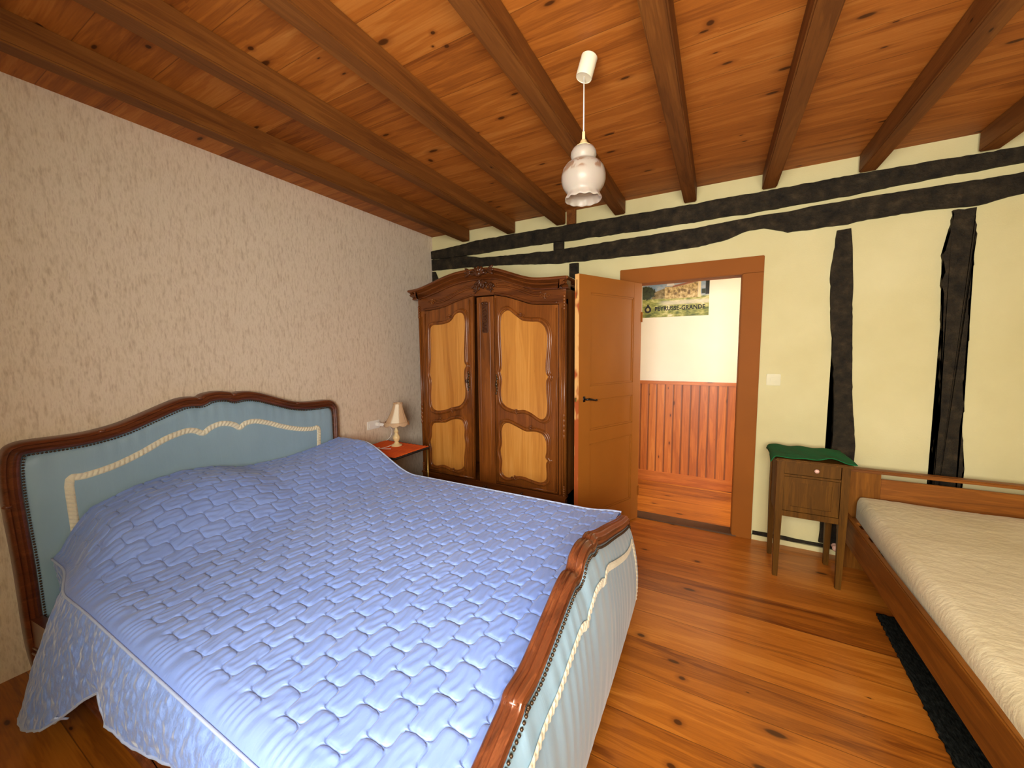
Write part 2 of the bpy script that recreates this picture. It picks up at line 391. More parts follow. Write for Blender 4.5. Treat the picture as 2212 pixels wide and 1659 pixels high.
# hall
struct(MB().box(-1.6, 1.9, HY, HY+.1, 0, CZ).build('wall_hall', M['hallwall']))
struct(MB().box(-1.7, -1.6, BY+.12, HY+.1, 0, CZ).build('wall_hall_left', M['hallwall']))
struct(MB().box(1.9, 2.0, BY+.12, HY+.1, 0, 1.0).box(1.9, 2.0, BY+.12, HY+.1, 2.2, CZ).box(1.9, 2.0, BY+.12, BY+.2, 1.0, 2.2).box(1.9, 2.0, HY-.06, HY+.1, 1.0, 2.2).build('wall_hall_right', M['hallwall']))
struct(MB().box(-1.6, 1.9, HY-.018, HY, .10, 1.065).build('trim_1', M['wainscot']))
struct(MB().box(-1.6, 1.9, HY-.03, HY, 1.065, 1.10, .006).build('trim_2', M['skirt_pine']))
struct(MB().box(-1.6, 1.9, HY-.026, HY, 0, .115, .004).build('baseboard_hall', M['skirt_pine']))
# door lining, architrave, threshold
a = MB()
a.box(-.735, OX0+.012, BY-.028, BY, 0, 1.985, .004).box(OX1-.012, .272, BY-.028, BY, 0, 1.985, .004).box(-.735, .272, BY-.028, BY, 1.975, 2.095, .004)
a.box(OX0-.001, OX0+.016, BY, BY+.12, 0, OZ).box(OX1-.016, OX1+.001, BY, BY+.12, 0, OZ).box(OX0, OX1, BY, BY+.12, OZ-.016, OZ)
struct(a.build('trim_3', M['framepaint']))
struct(MB().box(OX0-.02, OX1+.02, BY-.03, BY+.10, 0, .012, .003).build('trim_4', M['darkwood']))

# rough skirting: plaster lip with a dark band painted over it
def wobble_poly(pts, amp, step=.03, seed=0):
    out = []
    n = len(pts)
    for i in range(n):
        a_, b_ = pts[i], pts[(i+1) % n]; L = math.hypot(b_[0]-a_[0], b_[1]-a_[1]); k = max(1, int(L/step))
        for j in range(k):
            t = j/k; x = a_[0]+(b_[0]-a_[0])*t; y = a_[1]+(b_[1]-a_[1])*t
            d = amp*(mnoise.noise(Vector((x*9+seed, y*9, seed)))+.6*mnoise.noise(Vector((x*31+seed, y*31, seed))))
            tx, ty = (b_[0]-a_[0])/L, (b_[1]-a_[1])/L; out.append((x-ty*d, y+tx*d))
    return out
struct(MB().prism(wobble_poly([(.28, .035), (2.6, .035), (2.6, .062), (.28, .062)], .006), XZ, BY-.014, BY).build('trim_5', M['timber']))
struct(MB().prism(wobble_poly([(.275, 0), (2.6, 0), (2.6, .036), (.275, .036)], .003), XZ, BY-.02, BY).build('baseboard_back', M['plaster']))

# blackened timbers standing a little proud of the plaster
def timber(name, pts, label, amp=.008, seed=0, d=.022, group='blackened timbers in the door wall'):
    b = MB().prism(wobble_poly(pts, amp, .025, seed), XZ, BY-d, BY)
    return tag(b.build(name, M['timber']), label, 'beam', group)
timber('timber_beam', [(-2.735, 2.42), (-2.34, 2.405), (-1.72, 2.41), (-1.2, 2.40), (-.52, 2.394), (.11, 2.40), (.64, 2.414), (1.07, 2.440), (1.46, 2.452), (2.69, 2.475),
        (2.69, 2.57), (1.46, 2.532), (1.07, 2.538), (.63, 2.537), (.11, 2.53), (-.53, 2.527), (-1.19, 2.533), (-1.72, 2.537), (-2.11, 2.535), (-2.34, 2.52), (-2.735, 2.5)],
        'upper of two long black wall timbers, just under the ceiling beams', .006, 1, .03)
timber('timber_beam', [(-2.735, 2.305), (-2.29, 2.288), (-1.8, 2.262), (-1.32, 2.217), (-.52, 2.2), (-.18, 2.21), (.02, 2.235), (.15, 2.275), (.26, 2.283), (.4, 2.235), (.72, 2.238), (.764, 2.246), (1.085, 2.262), (1.28, 2.250), (1.474, 2.285), (2.69, 2.33),
        (2.69, 2.425), (1.46, 2.397), (1.27, 2.394), (1.076, 2.390), (.756, 2.39), (.364, 2.372), (.116, 2.366), (-.186, 2.349), (-.523, 2.347), (-1.32, 2.332), (-1.8, 2.348), (-2.117, 2.363), (-2.28, 2.4), (-2.735, 2.415)],
        'lower of two long black wall timbers, running above the door frame', .006, 2, .025)
timber('timber_post', [(.675, .07), (.79, .07), (.83, .5), (.835, .78), (.80, 1.1), (.775, 1.59), (.76, 1.9), (.735, 2.21), (.665, 2.205), (.645, 1.9), (.665, 1.6), (.70, 1.2), (.715, .8)],
        'black wall post rising behind the cabinet with the green cloth', .006, 3)
timber('timber_post', [(1.20, .07), (1.33, .07), (1.345, .62), (1.315, 1.0), (1.305, 1.45), (1.297, 1.84), (1.29, 2.24), (1.19, 2.24), (1.175, 1.96), (1.20, 1.4), (1.222, 1.0), (1.205, .7)],
        'ragged black wall post rising behind the single bed', .016, 4)
timber('timber_post', [(-1.18, 0.0), (-1.10, 0.0), (-1.10, 2.2), (-1.18, 2.2)], 'black wall post between wardrobe and open door', .004, 5)
timber('timber_post', [(-2.735, 0.0), (-2.66, 0.0), (-2.66, 2.2), (-2.70, 2.29), (-2.735, 2.29)], 'narrow black wall post in the corner left of the wardrobe', .004, 6)
timber('timber_stub', [(-1.33, 2.335), (-1.235, 2.335), (-1.235, 2.40), (-1.33, 2.40)], 'short black timber block between the two long wall timbers', .004, 7, .028)
timber('timber_stub', [(-2.19, 2.0), (-2.09, 2.0), (-2.09, 2.268), (-2.19, 2.27)], 'short black timber peeping out above the carved crest of the wardrobe', .004, 8)

# ceiling beams
names = ['first ceiling beam, the one closest to the wallpapered wall', 'ceiling beam second from the wallpapered wall', 'ceiling beam third from the wallpapered wall, ending over the wardrobe',
         'ceiling beam directly left of the pendant lamp', 'ceiling beam directly right of the pendant lamp', 'ceiling beam ending above the right door jamb',
         'ceiling beam second from the right, ending over the post behind the cabinet', 'rightmost ceiling beam, only its end shows in the upper right corner']
for i, x in enumerate([-2.32, -1.80, -1.30, -.785, -.262, .235, .75, 1.27]):
    o = MB().box(x, x+.086, SY+.002, BY-.031, CZ-.115, CZ, .006).build('ceiling_beam', M['joist'])
    tag(o, names[i], 'beam', 'ceiling beams')
# short sawn beam end beside the third beam
tag(MB().box(-1.205, -1.125, BY-.03, BY-.001, 2.535, CZ).build('beam_end', M['joist']), 'short sawn-off beam end at the wall top, right of the third ceiling beam', 'beam')

# ------------------------------------------------------------------ door
hx, hy = OX0+.012, BY-.032
leaf = MB()
L, TH = .735, .038
# local frame: u along the leaf from the hinge, d thickness, z up
ang = math.atan2(2.60-hy, -.895-hx); ux, uy = math.cos(ang), math.sin(ang); px_, py_ = -uy, ux   # p = normal, towards the camera side (+x)
D3 = lambda u, z, d: (hx+ux*u+px_*d, hy+uy*u+py_*d, z)
def lbox(mb, u0, u1, z0, z1, d0, d1, bev=.0):
    t = MB().box(u0, u1, d0, d1, z0, z1, bev)
    return mb.add([D3(v[0], v[2], v[1]) for v in t.v], t.f)
z0d, z1d = .012, 1.968
lbox(leaf, 0, .10, z0d, z1d, 0, TH, .001); lbox(leaf, L-.125, L-.004, z0d, z1d, 0, TH, .001)
for (a_, b_) in ((z0d, .20), (.745, .845), (1.072, 1.175), (1.848, z1d)): lbox(leaf, .10, L-.125, a_, b_, 0.0005, TH-.0005)
pan = [(.20, .745), (.845, 1.072), (1.175, 1.848)]
door = struct(leaf.build('door_1', M['doorpaint']))
for (a_, b_) in pan:
    p = MB(); lbox(p, .10, L-.125, a_, b_, .010, TH-.010)
    for (u0, u1, c0, c1) in ((.10, L-.125, a_, a_+.014), (.10, L-.125, b_-.014, b_), (.10, .114, a_, b_), (L-.139, L-.125, a_, b_)):
        lbox(p, u0, u1, c0, c1, .005, TH-.004, .002)
    p.build('door_panel', M['doorpaint'], door)
e = MB(); lbox(e, L-.004, L, z0d, z1d, .001, TH-.001); eo = e.build('door_edge', M['edge'], door); eo['label'] = 'bare scuffed pine edge of the door leaf'
b = MB(); lbox(b, L, L+.001, 1.80, 1.93, .016, .022); b.build('edge_slot', M['darkwood'], door)
h = MB()
for s_, d_ in ((1, TH), (-1, 0)):
    lbox(h, L-.072, L-.048, 1.065, 1.105, d_-(0 if s_ > 0 else .003), d_+(.003 if s_ > 0 else 0), .001)
    base = Vector(D3(L-.06, 1.085, d_)); nn = Vector((px_, py_, 0))*s_; uu = Vector((ux, uy, 0))
    h.tube([base, base+nn*.028, base+nn*.034-uu*.02+Vector((0, 0, .002)), base+nn*.036-uu*.05-Vector((0, 0, .004)), base+nn*.036-uu*.085+Vector((0, 0, -.012)), base+nn*.032-uu*.10-Vector((0, 0, .01))], [.007, .007, .008, .007, .006, .008], 10)
h.build('door_handle', M['iron'], door, True)
k = MB(); lbox(k, L, L+.008, 1.07, 1.10, .010, .026, .001); k.build('latch', M['brass'], door)
hb = MB()
for z in (.25, 1.7): hb.tube([D3(0, z-.04, TH+.004), D3(0, z+.04, TH+.004)], .006, 8)
hb.build('hinge', M['framepaint'], door)

# ------------------------------------------------------------------ poster in the hall
def poster():
    t = NT('village_poster'); x0, x1, z0, z1 = -.725, -.09, 1.77, 2.17
    sep = t.n.new('ShaderNodeSeparateXYZ'); t.lk(t.tc.outputs['Object'], sep.inputs[0])
    u = t.math('DIVIDE', t.math('SUBTRACT', sep.outputs[0], x0), x1-x0); v = t.math('DIVIDE', t.math('SUBTRACT', sep.outputs[2], z0), z1-z0)
    n1 = t.noise(t.mapping((9, 9, 16)), 1, 4, .65); n2 = t.noise(t.mapping((40, 9, 40)), 1, 3, .6); n3 = t.noise(t.mapping((22, 9, 70)), 1, 3)
    grass = t.ramp(t.math('ADD', n1, t.math('MULTIPLY', t.math('SUBTRACT', n3, .5), .6)), [(.3, lin(70, 84, 18)), (.48, lin(136, 140, 56)), (.62, lin(186, 180, 104)), (.75, lin(224, 216, 180))])
    sky = t.ramp(n1, [(.35, lin(120, 150, 176)), (.6, lin(176, 182, 186))])
    def step(x, a, s=.01): return t.smooth(x, a-s, a+s)
    def rect(a, b, c, d): return t.math('MULTIPLY', t.math('MULTIPLY', step(u, a), t.math('SUBTRACT', 1.0, step(u, b))), t.math('MULTIPLY', step(v, c), t.math('SUBTRACT', 1.0, step(v, d))))
    col = t.mix(step(v, .5, .04), grass, sky)
    col = t.mix(t.math('MULTIPLY', t.math('SUBTRACT', 1.0, step(t.math('ABSOLUTE', t.math('SUBTRACT', v, .36)), .05, .03)), t.math('MULTIPLY', step(u, .3, .1), .7)), col, lin(214, 204, 184))
    stone = t.ramp(n2, [(.3, lin(96, 76, 36)), (.5, lin(186, 158, 98)), (.7, lin(222, 200, 150))])
    # generic farmhouse: long wing, block with a low cupola, taller end
    # long shaded wing under a sloping roof, square block with cupola, wide main wing, bright end wall
    def under(base, slope, u0): return t.math('SUBTRACT', 1.0, step(t.math('SUBTRACT', v, t.math('MULTIPLY', t.math('SUBTRACT', u, u0), slope)), base))
    col = t.mix(rect(.15, .36, .48, .80), col, t.mix(under(.63, .55, .15), col, t.mix(.6, stone, lin(60, 54, 24))))
    col = t.mix(rect(.35, .48, .46, .77), col, stone)
    col = t.mix(rect(.47, .84, .46, .90), col, t.mix(under(.745, .28, .47), col, stone))
    col = t.mix(t.math('MULTIPLY', rect(.47, .84, .60, .96), t.math('MULTIPLY', under(.79, .28, .47), t.math('SUBTRACT', 1.0, under(.745, .28, .47)))), col, lin(150, 92, 60))
    col = t.mix(rect(.84, .88, .46, .86), col, lin(226, 204, 156))
    cup = t.math('ADD', t.math('POWER', t.math('DIVIDE', t.math('SUBTRACT', u, .435), .06), 2.0), t.math('POWER', t.math('DIVIDE', t.math('SUBTRACT', v, .79), .09), 2.0))
    col = t.mix(t.math('MULTIPLY', t.math('SUBTRACT', 1.0, step(cup, 1.0, .15)), step(v, .79)), col, lin(220, 214, 204))
    for (a, b, c, d) in ((.40, .43, .62, .69), (.50, .54, .56, .62), (.56, .58, .63, .69), (.60, .66, .64, .68), (.70, .73, .55, .66), (.77, .79, .62, .68), (.56, .58, .50, .55), (.63, .66, .48, .52)):
        col = t.mix(t.math('MULTIPLY', rect(a, b, c, d), .8), col, lin(92, 62, 26))
    tree = t.math('ADD', t.math('POWER', t.math('DIVIDE', t.math('SUBTRACT', u, .05), .15), 2.0), t.math('POWER', t.math('DIVIDE', t.math('SUBTRACT', v, .64), .18), 2.0))
    tree = t.math('ADD', tree, t.math('MULTIPLY', t.math('SUBTRACT', n2, .5), 1.6))
    col = t.mix(t.math('SUBTRACT', 1.0, step(tree, 1.0, .2)), col, t.ramp(n2, [(.3, lin(18, 24, 10)), (.7, lin(58, 70, 32))]))
    col = t.mix(rect(.945, 1.1, .52, .95), col, lin(16, 18, 8)); col = t.mix(rect(.89, .95, .54, .66), col, lin(40, 48, 22))
    o = tag(MB().box(x0, x1, HY-.0022, HY-.0002, z0, z1).build('poster', t.out(col, .5)), 'landscape poster of an old stone farm with PEYRUSSE-GRANDE lettering on the hall wall', 'poster')
    ink = plain('black_ink', lin(14, 12, 8), .6)
    cu = bpy.data.curves.new('lettering', 'FONT'); cu.body = 'PEYRUSSE-GRANDE'; cu.size = .064; cu.extrude = .0004; cu.offset = .0022; cu.space_character = 1.08
    tmp = bpy.data.objects.new('tmp', cu); C.objects.link(tmp); bpy.context.view_layer.update()
    me = bpy.data.meshes.new_from_object(tmp.evaluated_get(bpy.context.evaluated_depsgraph_get())); bpy.data.objects.remove(tmp)
    xs = [v_.co.x for v_ in me.vertices]; sc = .475/(max(xs)-min(xs))
    for v_ in me.vertices: v_.co = Vector((x0+.128+(v_.co.x-min(xs))*sc, HY-.0027-v_.co.z, z0+.068+v_.co.y*sc*1.15))
    me.materials.clear(); me.materials.append(ink); tx = bpy.data.objects.new('lettering', me); C.objects.link(tx); tx.parent = o
    # drop-shaped emblem left of the lettering
    cx, cz = x0+.058, z0+.09
    outer = [(0, .052), (.016, .028), (.030, .006), (.034, -.012), (.026, -.030), (.010, -.040), (-.010, -.040), (-.026, -.030), (-.034, -.012), (-.030, .006), (-.014, .028)]
    inner = [(0, .012), (.013, .004), (.015, -.012), (.006, -.021), (-.008, -.021), (-.016, -.010), (-.013, .004)]
    oo = spline([(cx+a, cz+b) for a, b in outer], 3, True); ii = spline([(cx+a, cz+b) for a, b in inner], 3, True)
    MB().prism(oo, XZ, HY-.003, HY-.0024).build('emblem', ink, o)
    MB().prism(ii, XZ, HY-.0035, HY-.0030).build('emblem_centre', plain('pale_ink', lin(170, 160, 96), .6), o)
poster()

# light switch
o = thing('light_switch', 'square cream light switch on the wall right of the door frame', 'switch')
MB().box(.320, .405, BY-.011, BY-.0005, 1.171, 1.254, .003).build('plate', M['cream_plastic'], o)
MB().box(.345, .380, BY-.015, BY-.011, 1.197, 1.229, .002).build('rocker', M['cream_plastic'], o)
settle(o, (.3625, BY, 1.21))

# ------------------------------------------------------------------ wardrobe
def wardrobe():
    W = thing('wardrobe', 'tall carved dark wood wardrobe with arched cornice and honey coloured door panels', 'wardrobe')
    YF = 2.755
    X0, X1 = -2.47, -1.015
    car = MB().box(X0, X0+.022, YF+.01, 3.262, .08, 1.93).box(X1-.03, X1, YF+.03, 3.262, .08, 1.93).box(X0, X1, 3.245, 3.262, .08, 1.93).box(X0, X1, YF+.02, 3.26, .26, .285).box(X0, X1, YF+.02, 3.26, 1.905, 1.93)
    car.build('carcass', M['oak_dark'], W)
    topc = [(-2.526, 2.0), (-2.45, 2.003), (-2.37, 2.016), (-2.254, 2.045), (-2.113, 2.083), (-1.977, 2.108), (-1.86, 2.114), (-1.76, 2.115), (-1.66, 2.112), (-1.56, 2.092), (-1.44, 2.05), (-1.33, 2.012), (-1.24, 1.992), (-1.134, 1.985), (-.992, 1.982)]
    tp = spline(topc, 6)
    prof = [(0, YF+.03), (0, YF-.078), (-.010, YF-.086), (-.020, YF-.080), (-.026, YF-.056), (-.034, YF-.044), (-.040, YF-.056), (-.048, YF-.058), (-.055, YF-.048), (-.060, YF-.024), (-.068, YF-.016), (-.074, YF-.024), (-.082, YF-.020), (-.086, YF-.002), (-.086, YF+.03)]
    MB().sweep(tp, prof, XZ).build('cornice', M['oak_dark_h'], W, True, 35)
    for s_, xa in ((1, X1-.03), (-1, X0+.03)):
        zt = 1.982 if s_ > 0 else 2.0
        pp = [(xa, zt)] + [(xa+s_*(YF-d+ (-.03 if s_<0 else -.015)), zt+o_) for (o_, d) in prof[1:-1]] + [(xa, zt-.086)]
        MB().prism(pp, XZ, YF-.07, 3.26).build('cornice_return', M['oak_dark_h'], W)
    # top cover behind the crest so that the arch has depth
    cv = [(p[0], p[1]-.02) for p in tp if -2.46 < p[0] < -1.03]
    MB().sweep(cv, [(0, YF), (0, 3.25), (-.012, 3.25), (-.012, YF)], XZ).build('top_board', M['oak_dark_h'], W)
    # frieze between the cornice and the door arches
    la = [(-2.40, 1.812), (-2.262, 1.82), (-2.14, 1.838), (-2.003, 1.874), (-1.843, 1.905)]; ra = [(-1.641, 1.902), (-1.523, 1.877), (-1.394, 1.836), (-1.285, 1.804), (-1.077, 1.791)]
    las, ras = spline(la, 6), spline(ra, 6)
    poly = [(X0, 1.80)] + las + ras + [(X1, 1.79), (X1, 1.90)] + [(p[0], p[1]-.07) for p in reversed(tp) if X0 < p[0] < X1] + [(X0, 1.93)]
    MB().prism(poly, XZ, YF-.006, YF+.03).build('frieze', M['oak_dark_h'], W)
    fm = MB()
    fm.tube([(x, YF-.008, z+.012) for x, z in las], .008, 8); fm.tube([(x, YF-.008, z+.012) for x, z in ras], .008, 8)
    lf = spline([(-2.27, 1.875), (-2.15, 1.89), (-2.03, 1.935), (-1.93, 1.965), (-1.84, 1.968)], 6); rf = spline([(-1.62, 1.965), (-1.52, 1.955), (-1.40, 1.915), (-1.29, 1.872), (-1.22, 1.862)], 6)
    for dz, rr in ((0, .009), (.026, .006)):
        fm.tube([(x, YF-.008, z+dz) for x, z in lf], rr, 8); fm.tube([(x, YF-.008, z+dz) for x, z in rf], rr, 8)
    fm.build('frieze_moulding', M['oak_dark_h'], W, True)
    # corner posts with a rounded front
    for s_, xa, xb in ((-1, X0, -2.405), (1, -1.075, X1)):
        MB().box(xa, xb, YF-.002, YF+.045, .25, 1.83, .004).build('corner_post', M['oak_dark'], W)
        p = MB(); xc = xb-.012 if s_ > 0 else xa+.012
        p.tube([(xc, YF-.006, .27), (xc, YF-.006, 1.78)], .010, 10)
        p.tube([(xc-s_*.024, YF-.004, .29), (xc-s_*.024, YF-.004, 1.76)], .005, 8)
        p.build('post_bead', M['oak_dark'], W, True)
    # base with apron and feet
    ap = spline([(X0, .10), (-2.36, .075), (-2.2, .11), (-2.0, .14), (-1.85, .12), (-1.745, .095), (-1.64, .12), (-1.49, .14), (-1.29, .11), (-1.13, .075), (X1, .10)], 6)
    MB().prism(ap+[(X1, .287), (X0, .287)], XZ, YF-.015, YF+.03).build('apron', M['oak_dark_h'], W)
    for xx in (X0, X1-.03): MB().box(xx, xx+.03, YF+.03, 3.262, .08, .287).build('base_side', M['oak_dark'], W)
    MB().box(X0-.012, X1+.012, YF-.024, YF+.03, .272, .293, .006).build('base_moulding', M['oak_dark_h'], W)
    for xf in (X0+.045, X1-.045):
        f = MB(); f.tube([(xf, YF, .16), (xf, YF-.03, .10), (xf, YF-.035, .06), (xf, YF-.02, .035), (xf, YF-.045, .02)], [.035, .034, .028, .022, .02], 10)
        f.sphere((xf, YF-.04, .022), (.03, .026, .022)); f.build('foot', M['oak_dark'], W, True)
        MB().box(xf-.03, xf+.03, 3.18, 3.25, 0, .10, .004).build('rear_foot', M['oak_dark'], W)
    # central stile (fixed on the right door)
    st = MB().box(-1.815, -1.648, YF-.014, YF+.02, .29, 1.89, .003)
    st.tube([(-1.815+.035, YF-.016, .46), (-1.815+.035, YF-.016, 1.84)], .006, 8); st.tube([(-1.683, YF-.016, .46), (-1.683, YF-.016, 1.84)], .006, 8)
    st.build('centre_stile', M['oak_dark'], W, True, 35)
    pl = MB().box(-1.762, -1.70, YF-.022, YF-.012, 1.59, 1.85, .008)
    for i in range(9):
        zz = 1.61+i*.026; pl.tube([(-1.731+.018*math.cos(a), YF-.024, zz+.011*math.sin(a)) for a in [k*PI/4+i for k in range(7)]], .0035, 6)
    pl.sphere((-1.75, YF-.022, 1.835), .013); pl.sphere((-1.712, YF-.022, 1.835), .013)
    pl.build('carved_plaque', M['carved'], W, True, 35)
    # ornaments
    def scroll(mb, x, z, s, flip=1, y=YF-.012):
        pts = []
        for k in range(22):
            a = k*.42; r = s*(1-k/24); pts.append((x+flip*r*math.cos(a), y-.004*s/.03*(k/22)-.002, z+r*math.sin(a)*.8))
        mb.tube(pts, [s*.2*(1-k/34) for k in range(22)], 8)
    def leaves(mb, x, z, s, rot=0, n=5, y=YF-.014):
        for k in range(n):
            a = rot+(k-(n-1)/2)*.5; c_, s_ = math.cos(a), math.sin(a)
            mb.sphere((x+c_*s*.55, y, z+s_*s*.55), (s*.5, s*.16, s*.16), 10, 6, Matrix.Rotation(-a, 3, 'Y'))
    def rosette(x, z, s, y=YF-.03):
        m_ = MB(); scroll(m_, x-s*.7, z, s*.55, -1, y); scroll(m_, x+s*.7, z, s*.55, 1, y)
        m_.sphere((x, y-.006, z), (s*.3, s*.28, s*.3)); leaves(m_, x, z+s*.2, s*.7, PI/2, 3, y); leaves(m_, x, z-s*.1, s*.6, -PI/2, 3, y); return m_
    m_ = MB()                                                  # crest
    for k in range(7):
        a = PI*(.02+.96*k/6); m_.sphere((-1.745+.040*math.cos(a), YF-.085, 2.070+.030*math.sin(a)), (.034, .020, .014), 10, 6, Matrix.Rotation(-a, 3, 'Y'))
    m_.sphere((-1.745, YF-.09, 2.07), (.03, .02, .026)); scroll(m_, -1.81, 2.075, .03, -1, YF-.08); scroll(m_, -1.68, 2.075, .03, 1, YF-.08)
    leaves(m_, -1.745, 2.03, .07, -PI/2, 5, YF-.05); leaves(m_, -1.82, 2.09, .07, PI, 3, YF-.08); leaves(m_, -1.67, 2.09, .07, 0, 3, YF-.08)
    m_.build('carved_crest', M['carved'], W, True)
    m_ = MB(); scroll(m_, -1.81, 1.965, .045, -1, YF-.02); scroll(m_, -1.68, 1.965, .045, 1, YF-.02); leaves(m_, -1.80, 1.965, .05, PI, 5, YF-.02); leaves(m_, -1.69, 1.965, .05, 0, 5, YF-.02); m_.sphere((-1.745, YF-.02, 1.985), (.02, .014, .03))
    m_.build('carved_scroll', M['carved'], W, True)
    for (x, z) in ((-2.30, 1.885), (-1.185, 1.855)): rosette(x, z, .034, YF-.014).build('carved_rosette', M['oak_dark'], W, True)
    m_ = MB()
    for k in range(9):
        a = PI*(.06+.88*k/8); m_.sphere((-1.745+.04*math.cos(a), YF-.024, .195+.04*math.sin(a)), (.035, .010, .007), 10, 6, Matrix.Rotation(-a, 3, 'Y'))
    for s_ in (-1, 1):
        scroll(m_, -1.745+s_*.13, .205, .035, s_, YF-.022); scroll(m_, -1.745+s_*.24, .215, .028, s_, YF-.022); leaves(m_, -1.745+s_*.30, .205, .08, 0 if s_ > 0 else PI, 4, YF-.02)
        m_.tube([(-1.745+s_*x, YF-.018, .19+.02*math.sin(x*14)) for x in [.06+.05*k for k in range(11)]], .006, 8)
    m_.build('carved_shell', M['carved'], W, True)
    for x in (X1-.012, X0+.012):
        for zc, hh in ((1.80, .05), (.85, .09), (.33, .04)):
            m_ = MB()
            for k in range(5):
                m_.sphere((x, YF-.012, zc+hh*(k-2)/2.2), (.011, .010, hh/3.6))
            m_.build('post_carving', M['oak_dark'], W, True)

    # doors
    UR = [(-1.606,1.60),(-1.600,1.72),(-1.566,1.772),(-1.508,1.783),(-1.443,1.737),(-1.379,1.695),(-1.301,1.683),(-1.224,1.676),(-1.168,1.63),(-1.145,1.545),(-1.15,1.45),(-1.16,1.34),(-1.157,1.265),(-1.137,1.23),(-1.155,1.19),(-1.153,1.10),(-1.145,.99),(-1.158,.905),(-1.197,.874),(-1.243,.884),(-1.306,.92),(-1.37,.94),(-1.435,.934),(-1.502,.943),(-1.555,.962),(-1.598,1.007),(-1.608,1.097),(-1.597,1.202),(-1.612,1.26),(-1.598,1.31),(-1.600,1.45)]
    LR = [(-1.607,.77),(-1.58,.84),(-1.52,.854),(-1.436,.826),(-1.355,.797),(-1.275,.802),(-1.197,.786),(-1.16,.734),(-1.153,.649),(-1.162,.585),(-1.142,.56),(-1.157,.525),(-1.152,.446),(-1.160,.386),(-1.214,.355),(-1.309,.366),(-1.374,.379),(-1.441,.376),(-1.526,.35),(-1.58,.362),(-1.611,.406),(-1.605,.50),(-1.622,.59),(-1.605,.66)]
    UL = [(-2.35,1.60),(-2.34,1.665),(-2.305,1.69),(-2.246,1.692),(-2.165,1.697),(-2.09,1.717),(-2.044,1.765),(-1.986,1.790),(-1.93,1.772),(-1.910,1.701),(-1.917,1.564),(-1.926,1.441),(-1.924,1.345),(-1.906,1.31),(-1.926,1.265),(-1.927,1.161),(-1.919,1.083),(-1.931,1.004),(-1.991,.940),(-2.09,.914),(-2.192,.882),(-2.297,.872),(-2.350,.912),(-2.362,1.013),(-2.350,1.15),(-2.368,1.23),(-2.353,1.346),(-2.350,1.477)]
    LL = [(-2.360,.725),(-2.332,.779),(-2.258,.794),(-2.174,.803),(-2.112,.83),(-2.032,.848),(-1.964,.834),(-1.937,.764),(-1.940,.683),(-1.932,.61),(-1.95,.471),(-1.957,.388),(-2.027,.345),(-2.107,.345),(-2.209,.366),(-2.316,.345),(-2.366,.38),(-2.368,.502),(-2.384,.586),(-2.364,.65)]
    def wdoor(side, arch, xa, xb, up, lo, orn):
        poly = [(xa, .300)] + [(x, z-.006) for x, z in (arch if side == 'L' else arch)] + [(xb, .300)]
        dr = MB().prism(poly, XZ, YF-.010, YF+.012).build('door', M['oak_dark'], W)
        # slim upright beads along the edges
        e_ = MB()
        for xx, zt in ((xa+.012, arch[0][1]-.03), (xb-.012, arch[-1][1]-.03)): e_.tube([(xx, YF-.011, .315), (xx, YF-.011, zt)], .005, 8)
        e_.tube([(xa, YF-.011, .312), (xb, YF-.011, .312)], .006, 8)
        e_.build('edge_bead', M['oak_dark'], dr, True)
        for pts in (up, lo):
            sp = spline(pts, 5, True); cx = sum(p[0] for p in sp)/len(sp); cz = sum(p[1] for p in sp)/len(sp)
            inn = [(cx+(x-cx)*.95, cz+(z-cz)*(.98 if pts is up else .965)) for x, z in sp]
            MB().prism(inn, XZ, YF-.0135, YF-.009).build('veneer_panel', M['veneer'], dr)
            mo = MB(); mo.tube([(x, YF-.012, z) for x, z in sp], .0135, 10, True)
            inn2 = [(cx+(x-cx)*.925, cz+(z-cz)*(.968 if pts is up else .945)) for x, z in sp]
            mo.tube([(x, YF-.0125, z) for x, z in inn2], .0055, 8, True)
            out2 = [(cx+(x-cx)*1.06, cz+(z-cz)*(1.025 if pts is up else 1.04)) for x, z in sp]
            mo.tube([(x, YF-.0095, z) for x, z in out2], .0065, 8, True)
            mo.build('panel_moulding', M['oak_dark'], dr, True)
        for (x, z) in orn: rosette(x, z, .030, YF-.022).build('carved_rosette', M['oak_dark'], dr, True)
        return dr
    dl = wdoor('L', las, -2.398, -1.866, UL, LL, ((-2.095, 1.737), (-2.09, .905), (-2.226, .805), (-2.087, .350)))
    # the left door stands a touch ajar: turn it on its hinge edge
    piv = Matrix.Translation((-2.40, YF, 0)) @ Matrix.Rotation(math.radians(-1.6), 4, 'Z') @ Matrix.Translation((2.40, -YF, 0))
    for ob in [dl]+list(dl.children): ob.data.transform(piv)
    dr_ = wdoor('R', ras, -1.641, -1.080, UR, LR, ((-1.395, 1.715), (-1.44, .936), (-1.306, .810), (-1.458, .372)))
    for (ob, x, z, yy) in ((dl, -1.905, 1.177, -.031), (dr_, -1.628, 1.156, -.017)):
        q = MB()
        for k in range(7): q.sphere((x+.005*math.sin(k*1.7), YF+yy, z+.075-.025*k), (.007+.003*(k % 2), .005, .013))
        q.sphere((x, YF+yy-.004, z), (.011, .008, .018)); q.build('lock_plate', M['brassdull'], ob, True)
    q = MB(); q.tube([(-1.905, YF-.03, 1.18), (-1.905, YF-.058, 1.18)], .003, 6); q.tube([(-1.905+.010*math.cos(a), YF-.062, 1.18+.012*math.sin(a)) for a in [k*PI/5 for k in range(10)]], .0025, 6, True); q.build('key', M['iron'], dl, True)
    settle(W, (-1.745, 3.0, 0))
wardrobe()

